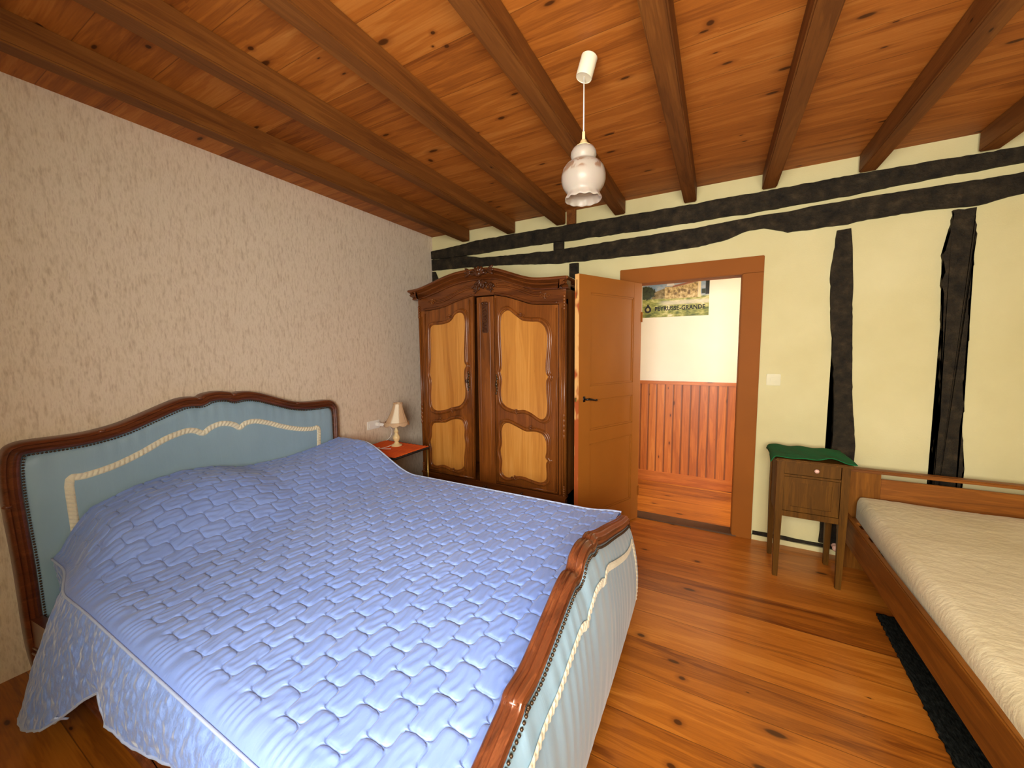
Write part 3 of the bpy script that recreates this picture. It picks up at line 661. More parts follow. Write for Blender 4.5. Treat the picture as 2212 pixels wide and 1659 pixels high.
# ------------------------------------------------------------------ the big upholstered bed
BC = 1.167
def bed():
    B = thing('double_bed', 'double bed with carved walnut frame and duck egg blue upholstered headboard and footboard', 'bed')
    out = [(.372, 0), (.360, .156), (.356, .494), (.349, .726), (.346, .88), (.352, .985), (.368, 1.040), (.400, 1.062), (.441, 1.067), (.525, 1.066), (.616, 1.069), (.727, 1.091), (.842, 1.135), (.925, 1.169), (.991, 1.191), (1.050, 1.193), (1.076, 1.189), (1.107, 1.205), (1.170, 1.213), (1.235, 1.203), (1.257, 1.192), (1.30, 1.197), (1.36, 1.193), (1.43, 1.172), (1.53, 1.132), (1.62, 1.098), (1.70, 1.080), (1.80, 1.072), (1.90, 1.071), (1.945, 1.058), (1.975, 1.025), (1.988, .97), (1.985, .737), (1.982, .4), (1.975, 0)]
    ts = spline(out, 5)
    # the outline runs left to right, so the in-plane normal (+) points outwards: profile from 0 (outer edge) to -.055
    prof = [(0, -2.735), (0, -2.672), (-.006, -2.660), (-.014, -2.656), (-.018, -2.661), (-.022, -2.652), (-.030, -2.647), (-.036, -2.652), (-.040, -2.646), (-.049, -2.650), (-.055, -2.662), (-.055, -2.735)]
    MB().sweep(ts, prof, YZ).build('headboard_frame', M['bedwood'], B, True, 50)
    for (y, z) in ((.66, 1.072), (1.076, 1.185), (1.257, 1.188), (1.66, 1.08), (.355, .80)):
        MB().sphere((-2.665, y, z-.004), (.014, .016, .010)).build('carved_joint', M['bedwood'], B, True)
    top = lambda y: float(np.interp(y, [p[0] for p in ts if p[1] > .9 and .352 < p[0] < 1.986], [p[1] for p in ts if p[1] > .9 and .352 < p[0] < 1.986]))
    # padded panel
    v, f = [], []; ny, nz = 150, 60
    ys = np.linspace(.395, 1.945, ny)
    for y in ys:
        # inset follows the top outline, and the corners stay round
        e = min(y-.395, 1.945-y); zt = top(y)-.048-max(0, (.05-e))*0.6
        for k in range(nz):
            t = k/(nz-1); z = .10+(zt-.10)*t
            ey = min(e/.06, 1); ez = min((1-t)*(zt-.1)/.06, 1); s = math.sqrt(max(0, 1-(1-ey)**2))*math.sqrt(max(0, 1-(1-ez)**2))
            dist = (1-t)*(zt-.1); pl = .0035*math.sin(y*95+2*math.sin(y*17))*math.exp(-dist/.05)*s
            v.append((-2.682+.030*s+pl, y, z))
    for i in range(ny-1):
        for k in range(nz-1): f.append((i*nz+k, (i+1)*nz+k, (i+1)*nz+k+1, i*nz+k+1))
    # close the back so that the pad has thickness
    n0 = len(v); v += [(-2.72, .395, .10), (-2.72, 1.945, .10)]
    mesh_obj('headboard_pad', v, f, M['upholstery'], B, True)
    MB().box(-2.735, -2.69, .385, 1.955, .08, .98).build('headboard_back', M['bedwood'], B)
    # nail trim along the inner edge of the frame
    def nails(path, x, r=.0048, step=.0125):
        m_ = MB(); acc = 0
        for a_, b_ in zip(path, path[1:]):
            L_ = math.dist(a_, b_); d = step-acc
            while d < L_:
                t = d/L_; p = [a_[i]+(b_[i]-a_[i])*t for i in range(len(a_))]
                c = (x, p[0], p[1]) if len(p) == 2 else p
                m_.sphere(c, r, 6, 4); d += step
            acc = L_-(d-step)
        return m_
    def offs(path, o_):
        r = []
        for i, p in enumerate(path):
            a_ = path[max(i-1, 0)]; b_ = path[min(i+1, len(path)-1)]; tx, ty = b_[0]-a_[0], b_[1]-a_[1]; L_ = math.hypot(tx, ty) or 1
            r.append((p[0]-ty/L_*o_, p[1]+tx/L_*o_))
        return r
    nails(offs(ts, -.059), -2.652).build('nailhead_trim', M['brassdull'], B, True)
    # cream braid on the headboard
    def braid(path3, nrm, wdt=.032, thick=.009):
        """ribbon with slanted ridges along a 3-D path; nrm = outward normal"""
        m_ = MB(); v = []; f = []; nrm = Vector(nrm)
        P = [Vector(p) for p in path3]; dense = []
        for a_, b_ in zip(P, P[1:]):
            k = max(1, int((b_-a_).length/.003))
            dense += [a_.lerp(b_, j/k) for j in range(k)]
        dense.append(P[-1]); n = len(dense); m = 7; s = 0
        for i, p in enumerate(dense):
            a_ = dense[max(i-3, 0)]; b_ = dense[min(i+3, n-1)]; t = (b_-a_).normalized(); sd = t.cross(nrm).normalized()
            if i: s += (p-dense[i-1]).length
            for k in range(m):
                q = (k/(m-1)-.5); rd = .5+.5*math.sin((s+q*wdt*.55)*2*PI/.020)
                hh = thick*(.4+.7*rd*(abs(q) < .36)+.35*(abs(q) > .36))*(0.15 if k in (0, m-1) else 1)
                v.append(p+sd*q*wdt+nrm*hh)
        for i in range(n-1):
            for k in range(m-1): f.append((i*m+k, i*m+k+1, (i+1)*m+k+1, (i+1)*m+k))
        m_.add(v, f); return m_
    bp = [(.535, .45), (.537, .629), (.535, .747), (.538, .862), (.583, .866), (.683, .884), (.794, .926), (.897, .978), (.984, 1.003), (1.03, 1.0), (1.073, .976), (1.11, 1.0), (1.17, 1.016), (1.235, .998), (1.268, .972), (1.30, .993), (1.36, .998), (1.441, .972), (1.551, .924), (1.66, .888), (1.75, .872), (1.803, .866), (1.800, .74), (1.797, .45)]
    braid([(-2.653, y, z) for y, z in spline(bp, 3)], (1, 0, 0)).build('braid_trim', M['braid'], B, True)
    # footboard
    fo = [(1.978, .06), (1.985, .40), (1.980, .52), (1.955, .575), (1.91, .594), (1.85, .608), (1.75, .636), (1.62, .678), (1.50, .715), (1.42, .738), (1.34, .765), (1.30, .782), (1.268, .788), (1.245, .782), (1.215, .795), (1.165, .800), (1.115, .786), (1.086, .757), (1.05, .765), (1.0, .758), (.92, .728), (.85, .700), (.77, .672), (.70, .668), (.678, .650), (.63, .632), (.56, .605), (.48, .592), (.42, .582), (.375, .55), (.352, .49), (.348, .40), (.356, .06)]
    fo = fo[::-1]; fs = spline(fo, 5)
    bow = lambda y: .018*math.cos((y-BC)/.82*PI/2)
    FY = lambda a_, b_, d: (d+bow(a_), a_, b_)
    fprof = [(-.004, -.420), (.002, -.416), (.004, -.411), (-.001, -.407), (.004, -.402), (.005, -.396), (-.001, -.392), (.003, -.387), (0, -.380), (-.007, -.377), (-.009, -.371), (-.018, -.369), (-.022, -.373), (-.028, -.368), (-.036, -.370), (-.040, -.376), (-.040, -.412), (-.024, -.422)]
    MB().sweep(fs, fprof, FY).build('footboard_rail', M['bedwood'], B, True, 50)
    for (y, z) in ((1.27, .782), (1.086, .755), (.69, .66), (1.62, .675)): MB().sphere((-.397+bow(y), y, z-.005), (.022, .009, .009)).build('carved_joint', M['bedwood'], B, True)
    ftop = lambda y: float(np.interp(y, [p[0] for p in fs if p[1] > .41 and .35 < p[0] < 1.984], [p[1] for p in fs if p[1] > .41 and .35 < p[0] < 1.984]))
    v, f = [], []; ny, nz = 190, 50
    for i in range(ny):
        y = .352+(1.985-.352)*i/(ny-1); e = min(y-.352, 1.985-y)
        zt = ftop(min(max(y, .36), 1.976))-.040
        for k in range(nz):
            t = k/(nz-1); z = .045+(zt-.045)*t
            s = math.sqrt(max(0, 1-(1-min(e/.09, 1))**2))
            prof_ = math.sin(PI*min(1, max(0, t))**.85)**.55 if 0 < t < 1 else 0
            dist = (1-t)*(zt-.045); pl = .0030*math.sin(y*110+3*math.sin(y*13))*(math.exp(-dist/.10)+.35)*prof_*s
            v.append((-.384+.066*prof_*s+bow(y)*s+pl, y, z))
    for i in range(ny-1):
        for k in range(nz-1): f.append((i*nz+k, (i+1)*nz+k, (i+1)*nz+k+1, i*nz+k+1))
    mesh_obj('footboard_pad', v, f, M['upholstery'], B, True)
    # inner face of the footboard
    ip = [(y, ftop(y)-.035) for y in np.linspace(.37, 1.97, 60)]
    MB().prism(ip+[(1.97, .06), (.37, .06)], YZ, -.408, -.386).build('footboard_inner_pad', M['upholstery'], B)
    nails([(-.366+bow(p[0]), p[0], p[1]) for p in offs(fs, -.044) if p[1] > .3], 0).build('nailhead_trim', M['brassdull'], B, True)
    fb = [(1.86, .20), (1.865, .40), (1.86, .495), (1.80, .497), (1.70, .515), (1.60, .545), (1.45, .598), (1.36, .632), (1.31, .642), (1.27, .628), (1.24, .640), (1.17, .652), (1.11, .632), (1.07, .606), (1.02, .622), (.94, .600), (.84, .565), (.75, .548), (.66, .520), (.55, .484), (.46, .474), (.462, .36), (.465, .20)]
    def surfx(y, z):
        zt = ftop(min(max(y, .36), 1.976))-.040; t = min(1, max(0, (z-.045)/(zt-.045))); e = min(y-.352, 1.985-y); s = math.sqrt(max(0, 1-(1-min(e/.09, 1))**2))
        return -.384+.066*(math.sin(PI*t**.85)**.55)*s+bow(y)*s
    fbs = spline(fb, 3)
    braid([(surfx(y, z)+.001, y, z) for y, z in fbs], (1, 0, 0), .030, .005).build('braid_trim', M['braid'], B, True)
    # side rails with a moulded, gently scalloped lower edge
    for (y0, y1, s_) in ((.375, .41, -1), (1.925, 1.96, 1)):
        low = spline([(-2.66, .10), (-2.45, .15), (-2.2, .19), (-1.95, .195), (-1.75, .205), (-1.5, .225), (-1.25, .215), (-1.0, .195), (-.7, .17), (-.42, .10)], 6)
        r = MB().prism(low+[(-.42, .38), (-2.0, .38), (-2.66, .27)], XZ, y0, y1)
        r.tube([(x, y0 if s_ < 0 else y1, z+.012) for x, z in low], .009, 8); r.tube([(x, y0 if s_ < 0 else y1, z+.036) for x, z in low], .006, 8)
        r.build('side_rail', M['bedwood'], B, True, 35)
    settle(B, (-1.5, BC, 0))
    mt = MB().box(-2.60, -.43, .480, 1.915, .22, .49, .04).build('mattress', M['mat_inner']); tag(mt, 'thick mattress hidden under the blue quilted bedspread', 'mattress')
bed()

def bedspread():
    Q = thing('bedspread', 'light blue quilted satin bedspread with pale piping on the double bed', 'bedspread')
    XA, XB = -2.635, -.425
    e1 = np.array([.0745, .0545]); e2 = np.array([.0735, -.053]); Minv = np.linalg.inv(np.array([e1, e2]).T); org = np.array([-.644, .859])
    def sm(a_, b_, x): t = np.clip((x-a_)/(b_-a_), 0, 1); return t*t*(3-2*t)
    def base(x, y):
        head = 1-sm(-2.40, -1.86, x)
        hy = np.interp(y, [.42, .47, .58, .74, .95, 1.10, 1.26, 1.56, 1.80, 1.96, 2.02], [-.02, .045, .135, .19, .215, .20, .155, .15, .175, .20, .18])
        z = .563+head*hy
        z += .012*np.sin((y-.4)/1.55*PI)*(1-head)
        z += .006*np.sin(x*3.1+1)*np.cos(y*4)
        z += .018*sm(-.62, -.43, x)*sm(1.3, 1.9, y)-.02*sm(-.60, -.43, x)*(1-sm(.9, 1.3, y))*.6
        return z
    def pillow(x, y, amp):
        p = Minv @ (np.array([x.ravel(), y.ravel()])-org[:, None]); u, v = p
        f1 = u-.165*np.sin(2*PI*v); f2 = v-.165*np.sin(2*PI*u)
        d = np.minimum(np.abs(f1-np.round(f1)), np.abs(f2-np.round(f2)))
        h = 1-np.exp(-(d/.07)**1.1)
        # gathers run across the bed inside each cell
        g = np.sin(x.ravel()*2*PI/.021+5*np.sin(y.ravel()*9)+3*np.sin(u*4.1)+2*np.sin(x.ravel()*23)); g2 = np.sin(x.ravel()*2*PI/.034+3*np.sin(y.ravel()*15+u))
        return (amp*h*(1+.0*g)+(.0010*g+.0014*g2)*h).reshape(x.shape)
    st = .0052
    xs = np.arange(XA, XB+st, st); ya, yb = .395, 2.005
    ys = np.arange(ya, yb+st, st)
    X, Y = np.meshgrid(xs, ys, indexing='ij')
    near = np.clip((.455-Y)/.06, 0, 1); far = np.clip((Y-1.955)/.05, 0, 1)
    Z = base(X, np.clip(Y, .42, 2.02)) - .036*(1-np.sqrt(1-np.minimum(near, .98)**2)) - .045*(1-np.sqrt(1-np.minimum(far, .98)**2))
    quilted = sm(.440, .475, Y)*(1-sm(1.975, 2.0, Y))
    Z = Z+pillow(X, Y, .0078)*quilted+(1-quilted)*.006
    X_, Y_ = X, Y
    border = sm(.395, .42, Y)*(1-sm(.44, .475, Y)); Z += border*(.0025*np.sin(X*190+4*np.sin(X*31)))
    nx, ny = X.shape
    Y = Y + .062*(1-sm(-2.50, -2.14, X))*(1-sm(.395, .62, Y))
    v = np.stack([X, Y, Z], -1).reshape(-1, 3)
    idx = np.arange(nx*ny).reshape(nx, ny)
    f = np.stack([idx[:-1, :-1], idx[1:, :-1], idx[1:, 1:], idx[:-1, 1:]], -1).reshape(-1, 4)
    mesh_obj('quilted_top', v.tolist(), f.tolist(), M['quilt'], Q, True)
    edgez = lambda x, y: float(base(np.array(x), np.array(min(max(y, .42), 2.02))))
    # near drop: a curtain hanging from the piping down to the uneven hem, flaring out near the head
    hx_ = [-2.62, -2.36, -2.30, -2.15, -2.02, -1.92, -1.82, -1.73, -1.66, -1.55, -1.42, -1.28, -1.15, -1.0, -.80, -.43]
    hz_ = [.20, .16, .07, .10, .15, .22, .30, .355, .315, .335, .34, .365, .40, .40, .36, .33]
    hyo = [.465, .445, .275, .262, .27, .30, .335, .36, .352, .345, .345, .345, .345, .345, .345, .345]
    xs2 = np.arange(XA, XB+.006, .006); nv = 70; V = []
    for x in xs2:
        zt = edgez(x, .42)-.030; yt = .393
        shf = 1-float(sm(-2.50, -2.14, np.array(x))); yt = .393+.062*shf
        zh = np.interp(x, hx_, hz_); yh = np.interp(x, hx_, hyo)
        for k in range(nv):
            t = k/(nv-1); z = zt+(zh-zt)*t; y = yt+(yh-yt)*(t**.8)
            bub = mnoise.noise(Vector((x*26, y*26, z*20)))*.006+mnoise.noise(Vector((x*60, 3, z*45)))*.003
            y += bub*min(1, t*12) - .012*math.sin(PI*t)*(x > -1.8) + .010*math.sin(x*9)*t
            V.append((x, y, z))
    n = len(xs2); F = [(i*nv+k, i*nv+k+1, (i+1)*nv+k+1, (i+1)*nv+k) for i in range(n-1) for k in range(nv-1)]
    side = mesh_obj('side_drop', V, F, M['quiltside'], Q, True); sol = side.modifiers.new('thickness', 'SOLIDIFY'); sol.thickness = .006; sol.offset = -1
    hem = [V[i*nv+nv-1] for i in range(0, n, 3)]
    # far drop
    V = []
    for x in xs2[::2]:
        zt = edgez(x, 2.0)-.045
        for k in range(30):
            t = k/29; V.append((x, 2.005+.03*t+.008*math.sin(x*14)*t, zt+(.20-zt)*t))
    n2 = len(xs2[::2]); F = [(i*30+k, i*30+k+1, (i+1)*30+k+1, (i+1)*30+k) for i in range(n2-1) for k in range(29)]
    fd = mesh_obj('side_drop', V, F, M['quiltside'], Q, True); sol = fd.modifiers.new('thickness', 'SOLIDIFY'); sol.thickness = .006; sol.offset = 1
    MB().tube([(x, .391+.062*(1-float(sm(-2.50, -2.14, np.array(x)))), edgez(x, .42)-.024) for x in xs2[::3]], .0042, 8).build('piping', M['piping'], Q, True)
    MB().tube([(x, 1.988, edgez(x, 1.988)+.001) for x in xs2[::3]], .0055, 8).build('piping', M['piping'], Q, True)
    MB().tube(hem, .0042, 8).build('hem', M['piping'], Q, True)
    # folded-under corner of the hem at the head end
    fold = []
    nk = 24
    for i in range(nk):
        t = i/(nk-1); x = -2.30+.36*t; zt = np.interp(x, hx_, hz_)
        for k in range(8):
            s_ = k/7; fold.append((x, .275+.03*s_+.02*t, zt+.01-(.030+.012*math.sin(t*14))*s_*(1-.3*t)))
    F = [(i*8+k, i*8+k+1, (i+1)*8+k+1, (i+1)*8+k) for i in range(nk-1) for k in range(7)]
    ff = mesh_obj('hem_fold', fold, F, M['piping'], Q, True); sol = ff.modifiers.new('thickness', 'SOLIDIFY'); sol.thickness = .005
    settle(Q, (-1.5, BC, .5))
bedspread()

# ------------------------------------------------------------------ left bedside table, cloth, lamp, plug
def left_table():
    T = thing('bedside_table', 'small smoked top bedside table on thin brass legs beside the wardrobe', 'bedside table')
    x0, x1, y0, y1, z = -2.70, -2.185, 2.11, 2.53, .60
    MB().box(x0, x1, y0, y1, z, z+.012, .003).build('tabletop', M['glass_dark'], T)
    MB().box(x0+.008, x1-.008, y0+.008, y1-.008, z-.008, z).build('frame', M['iron'], T)
    for a_ in (x0+.02, x1-.02):
        for b_ in (y0+.02, y1-.02): MB().tube([(a_, b_, 0), (a_, b_, z-.018)], .008, 10).build('leg', M['brass'], T, True)
    MB().box(x0+.02, x1-.02, y0+.02, y1-.02, .20, .21).build('shelf', M['glass_dark'], T)
    settle(T, ((x0+x1)/2, (y0+y1)/2, 0))
    # orange cloth with a short ragged fringe
    v, f = [], []; n, m = 70, 56
    X0c, X1c, Y0c, Y1c = -2.69, -2.198, 2.118, 2.505
    for i in range(n):
        for j in range(m):
            x = X0c+(X1c-X0c)*i/(n-1); y = Y0c+(Y1c-Y0c)*j/(m-1)
            v.append((x+.003*math.sin(j*2.1)*(i in (0, n-1)), y+.004*math.sin(i*1.9)*(j in (0, m-1)), z+.0165+.0016*math.sin(i*1.1+math.sin(j*.3)*2)+.0015*mnoise.noise(Vector((x*20, y*20, 0)))))
    for i in range(n-1):
        for j in range(m-1): f.append((i*m+j, (i+1)*m+j, (i+1)*m+j+1, i*m+j+1))
    o = mesh_obj('table_cloth', v, f, M['orange'], None, True); so = o.modifiers.new('thickness', 'SOLIDIFY'); so.thickness = .003; so.offset = -1
    tag(o, 'bright orange crinkled cloth lying on the bedside table', 'cloth')
    fr_ = MB(); random.seed(3)
    for i in range(46):
        y = Y0c+(Y1c-Y0c)*i/45; fr_.tube([(X1c, y, z+.0175), (X1c+.010+random.random()*.006, y+random.uniform(-.004, .004), z+.0160)], .0018, 5)
        x = X0c+(X1c-X0c)*i/45; fr_.tube([(x, Y0c, z+.0175), (x+random.uniform(-.004, .004), Y0c-.010-random.random()*.004, z+.0160)], .0018, 5)
    q = fr_.build('fringe', M['orange'], o)
    # lamp
    L_ = thing('table_lamp', 'small table lamp with turned cream foot and scalloped fabric shade on the orange cloth', 'lamp')
    cx, cy, cz = -2.45, 2.395, z+.018
    prof = [(0.0, 0), (.046, 0), (.048, .006), (.042, .012), (.030, .016), (.022, .024), (.016, .034), (.020, .044), (.028, .058), (.031, .072), (.028, .086), (.018, .100), (.014, .112), (.018, .122), (.022, .128), (.016, .136), (.012, .15), (.012, .20), (0, .20)]
    MB().lathe(prof, (cx, cy, cz), 28).build('base', M['cream_rod'], L_, True, 50)
    # shade: eight panels flaring to a scalloped frill
    zt, zb = cz+.375, cz+.205
    def ring(t): return .036+.062*t**1.45
    lean = lambda t: .006+.018*(1-t)          # the shade sits a little crooked
    for half, mt_ in ((0, M['shade_b']), (1, M['shade_a'])):
        m_ = MB()
        for s_ in range(half, 8, 2):
            v, f = [], []; na, nt = 7, 10
            for i in range(na):
                a_ = (s_+i/(na-1))*2*PI/8-.55
                for k in range(nt):
                    t = k/(nt-1); r = ring(t)*(1-.06*math.sin(PI*i/(na-1))); v.append((cx+.88*lean(t)+r*math.cos(a_), cy+.47*lean(t)+r*math.sin(a_), zt+(zb-zt)*t))
            for i in range(na-1):
                for k in range(nt-1): f.append((i*nt+k, i*nt+k+1, (i+1)*nt+k+1, (i+1)*nt+k))
            m_.add(v, f)
        ob = m_.build('shade_panel', mt_, L_, True); so = ob.modifiers.new('thickness', 'SOLIDIFY'); so.thickness = .002
    m_ = MB(); v, f = [], []; na = 96
    for i in range(na):
        a_ = 2*PI*i/na-.55; r = .098+.002*math.sin(a_*40); sc = abs(math.sin((a_+.55)*4))
        for k in range(6):
            t = k/5; v.append((cx+.005+(r+.010*t)*math.cos(a_), cy+.003+(r+.010*t)*math.sin(a_), zb+.010-t*(.020+.016*sc)))
    for i in range(na):
        j = (i+1) % na
        for k in range(5): f.append((i*6+k, i*6+k+1, j*6+k+1, j*6+k))
    ob = m_.add(v, f).build('frill', M['shade_b'], L_, True); so = ob.modifiers.new('thickness', 'SOLIDIFY'); so.thickness = .002
    MB().tube([(cx+.021+.037*math.cos(a_), cy+.011+.037*math.sin(a_), zt+.002*math.sin(a_*12)) for a_ in [2*PI*i/40 for i in range(40)]], .004, 8, True).build('top_ruche', M['shade_b'], L_, True)
    settle(L_, (cx, cy, cz))
    # white flex with switch
    K = thing('lamp_cord', 'white lamp flex with small round switch curled on the orange cloth', 'cord')
    zz = z+.0225
    MB().tube(spline([(cx-.03, cy-.035, zz+.004), (cx-.03, cy-.09, zz), (cx-.05, cy-.16, zz), (cx-.12, cy-.20, zz), (cx-.2, cy-.19, zz)], 6), .003, 8).build('flex', M['white_plastic'], K, True)
    MB().tube(spline([(cx-.06, cy-.165, zz+.003), (cx+.0, cy-.15, zz+.003), (cx+.05, cy-.115, zz)], 6), .003, 8).build('flex', M['white_plastic'], K, True)
    MB().sphere((cx-.045, cy-.17, zz+.006), (.014, .022, .009), 14, 10).build('switch', M['white_plastic'], K, True)
    settle(K, (cx-.05, cy-.15, z+.018))
    S_ = thing('wall_socket', 'white double wall socket low on the wallpaper behind the lamp', 'socket')
    MB().box(LX, LX+.010, 2.33, 2.47, .74, .815, .003).build('plate', M['white_plastic'], S_)
    MB().box(LX+.010, LX+.014, 2.345, 2.385, .757, .797, .002).build('socket_insert', M['white_plastic'], S_)
    settle(S_, (LX, 2.40, .78))
    P_ = thing('plug', 'white plug and adapter stuck into the wall socket behind the lamp', 'plug')
    MB().lathe([(0, .0), (.022, 0), (.022, .03), (.018, .036), (0, .036)], (LX+.0145, 2.435, .777), 20, rot=Matrix.Rotation(PI/2, 3, 'Y')).build('adapter', M['white_plastic'], P_, True, 40)
    MB().lathe([(0, .0), (.017, 0), (.016, .03), (.008, .042), (0, .042)], (LX+.0515, 2.445, .775), 20, rot=Matrix.Rotation(PI/2, 3, 'Y')).build('plug_body', M['white_plastic'], P_, True, 40)
    MB().tube(spline([(LX+.09, 2.445, .775), (LX+.12, 2.47, .765), (LX+.13, 2.50, .72), (LX+.10, 2.51, .66), (LX+.10, 2.46, z+.03)], 6), .003, 8).build('flex', M['white_plastic'], P_, True)
    settle(P_, (LX+.02, 2.435, .777))
left_table()

# ------------------------------------------------------------------ pendant lamp
def pendant():
    P = thing('pendant_lamp', 'pendant lamp with frosted floral glass bell shade hanging from the ceiling', 'pendant lamp')
    x, y = -.502, 1.618
    MB().tube(spline([(x, y, CZ), (x, y, CZ-.014), (x+.008, y, CZ-.022), (x, y, CZ-.030), (x-.006, y, CZ-.020)], 5), .0022, 8).build('hook', M['brassdull'], P, True)
    rot = Matrix.Rotation(math.radians(-6), 3, 'X') @ Matrix.Rotation(math.radians(15), 3, 'Y')
    MB().lathe([(0, 0), (.030, 0), (.0335, -.004), (.0335, -.080), (.032, -.084), (.031, -.082), (0, -.080)], (x+.003, y, CZ-.020), 32, rot=rot).build('ceiling_cup', M['cream_white'], P, True, 40)
    bot = Vector((x+.003, y, CZ-.020)) + rot @ Vector((0, 0, -.080))
    xs, ys = bot.x, bot.y
    MB().tube([(xs, ys, bot.z), (xs, ys, 2.325)], .0026, 8).build('cord', M['white_plastic'], P, True)
    MB().lathe([(0, 2.345), (.006, 2.345), (.007, 2.315), (.011, 2.312), (.017, 2.300), (.024, 2.292), (.034, 2.286), (.034, 2.283), (0, 2.283)], (xs, ys, 0), 24).build('shade_holder', M['cream_rod'], P, True, 40)
    prof = [(.030, 2.286), (.044, 2.278), (.052, 2.264), (.053, 2.250), (.048, 2.236), (.044, 2.231), (.054, 2.226), (.072, 2.214), (.085, 2.196), (.091, 2.172), (.091, 2.150), (.085, 2.130), (.074, 2.113), (.067, 2.104), (.067, 2.097), (.071, 2.088), (.074, 2.081), (.076, 2.074)]
    def wob(a, k, r):
        t = max(0, (k-13)/4.0); return .0018*t*math.sin(a*12)
    ob = MB()
    ob.lathe(prof, (xs, ys, 0), 72, wob)
    o = ob.build('glass_shade', M['frost'], P, True)
    # frilled lip
    for v_ in o.data.vertices:
        if v_.co.z < 2.085: v_.co.z += .0022*math.sin(12*math.atan2(v_.co.y-ys, v_.co.x-xs))
    so = o.modifiers.new('thickness', 'SOLIDIFY'); so.thickness = .0028
    MB().lathe([(0, 2.283), (.013, 2.28), (.013, 2.24), (.018, 2.225), (.028, 2.200), (.030, 2.180), (.026, 2.160), (.014, 2.146), (0, 2.143)], (xs, ys, 0), 20).build('bulb', M['white_plastic'], P, True)
    settle(P, (x, y, CZ))
pendant()

# ------------------------------------------------------------------ brown cabinet with green cloth
def cabinet():
    T = thing('bedside_cabinet', 'narrow brown wooden bedside cabinet on tall tapered legs right of the door', 'cabinet')
    x0, x1, y0, y1, zt = .352, .700, 2.80, 3.13, .765
    for a_ in (x0+.018, x1-.018):
        for b_ in (y0+.018, y1-.018):
            m_ = MB(); w0, w1 = .019, .013
            v = []
            for z, w_ in ((0, w1), (.42, w0), (zt-.018, w0)): v += [(a_-w_, b_-w_, z), (a_+w_, b_-w_, z), (a_+w_, b_+w_, z), (a_-w_, b_+w_, z)]
            f = [(3, 2, 1, 0), (8, 9, 10, 11)]+[(l*4+k, l*4+(k+1) % 4, (l+1)*4+(k+1) % 4, (l+1)*4+k) for l in range(2) for k in range(4)]
            m_.add(v, f).build('leg', M['cabinet'], T)
    MB().box(x0-.012, x1+.012, y0-.018, y1+.008, zt-.018, zt, .005).build('cabinet_top', M['cabinet'], T)
    MB().box(x0+.006, x0+.020, y0+.037, y1-.037, .40, zt-.018).box(x1-.020, x1-.006, y0+.037, y1-.037, .40, zt-.018).box(x0+.037, x1-.037, y1-.025, y1-.010, .40, zt-.018).box(x0+.020, x1-.020, y0+.03, y1-.03, .40, .415).build('body', M['cabinet'], T)
    for za, zb_ in ((.40, .435), (.655, .668)): MB().box(x0+.037, x1-.037, y0+.006, y0+.03, za, zb_).build('front_rail', M['cabinet'], T)
    d = MB().box(x0+.039, x1-.039, y0+.008, y0+.03, .670, .745, .002).build('drawer', M['cabinet'], T)
    MB().lathe([(0, 0), (.006, 0), (.006, .008), (.012, .014), (.012, .020), (.007, .025), (0, .026)], (.545, y0+.008, .709), 16, rot=Matrix.Rotation(PI/2, 3, 'X')).build('knob', M['porcelain'], d, True)
    p = MB().box(x0+.039, x0+.075, y0+.008, y0+.026, .438, .652).box(x1-.075, x1-.039, y0+.008, y0+.026, .438, .652).box(x0+.075, x1-.075, y0+.008, y0+.026, .438, .468).box(x0+.075, x1-.075, y0+.008, y0+.026, .622, .652).box(x0+.075, x1-.075, y0+.014, y0+.022, .468, .622)
    p.build('door', M['cabinet'], T)
    settle(T, ((x0+x1)/2, (y0+y1)/2, 0))
    # green cloth: lies on the top, one long edge lifted and turned over at the left
    v, f = [], []; n, m = 50, 36
    for i in range(n):
        for j in range(m):
            s_, t = i/(n-1), j/(m-1)
            x = .318+s_*.405+(.018*t if i == 0 else 0); y = 2.800+t*.345-.03*max(0, s_-.85)/.15*(1-t)
            z = zt+.006+.003*math.sin(s_*19+t*5)+.003*mnoise.noise(Vector((x*14, y*14, 1)))+.016*math.exp(-((t-.0)/.25)**2)*math.exp(-((s_-.72)/.14)**2)
            edge = max(0, (.338-x)/.02); z -= .035*edge*(1 if t < .98 else 1)
            v.append((x, y, z))
    for i in range(n-1):
        for j in range(m-1): f.append((i*m+j, (i+1)*m+j, (i+1)*m+j+1, i*m+j+1))
    o = mesh_obj('green_cloth', v, f, M['green'], None, True); so = o.modifiers.new('thickness', 'SOLIDIFY'); so.thickness = .004; so.offset = 1
    tag(o, 'dark green felt cloth laid over the top of the brown cabinet', 'cloth')
cabinet()
o = thing('door_stop', 'small white round door stop at the wall base behind the brown cabinet', 'door stop')
MB().lathe([(0, 0), (.018, 0), (.016, .006), (.009, .012), (.009, .026), (.020, .032), (.022, .045), (.014, .054), (0, .056)], (.762, BY-.022, .068), 18, rot=Matrix.Rotation(PI/2, 3, 'X')).build('knob', M['porcelain'], o, True, 50)
settle(o, (.762, BY, .07))

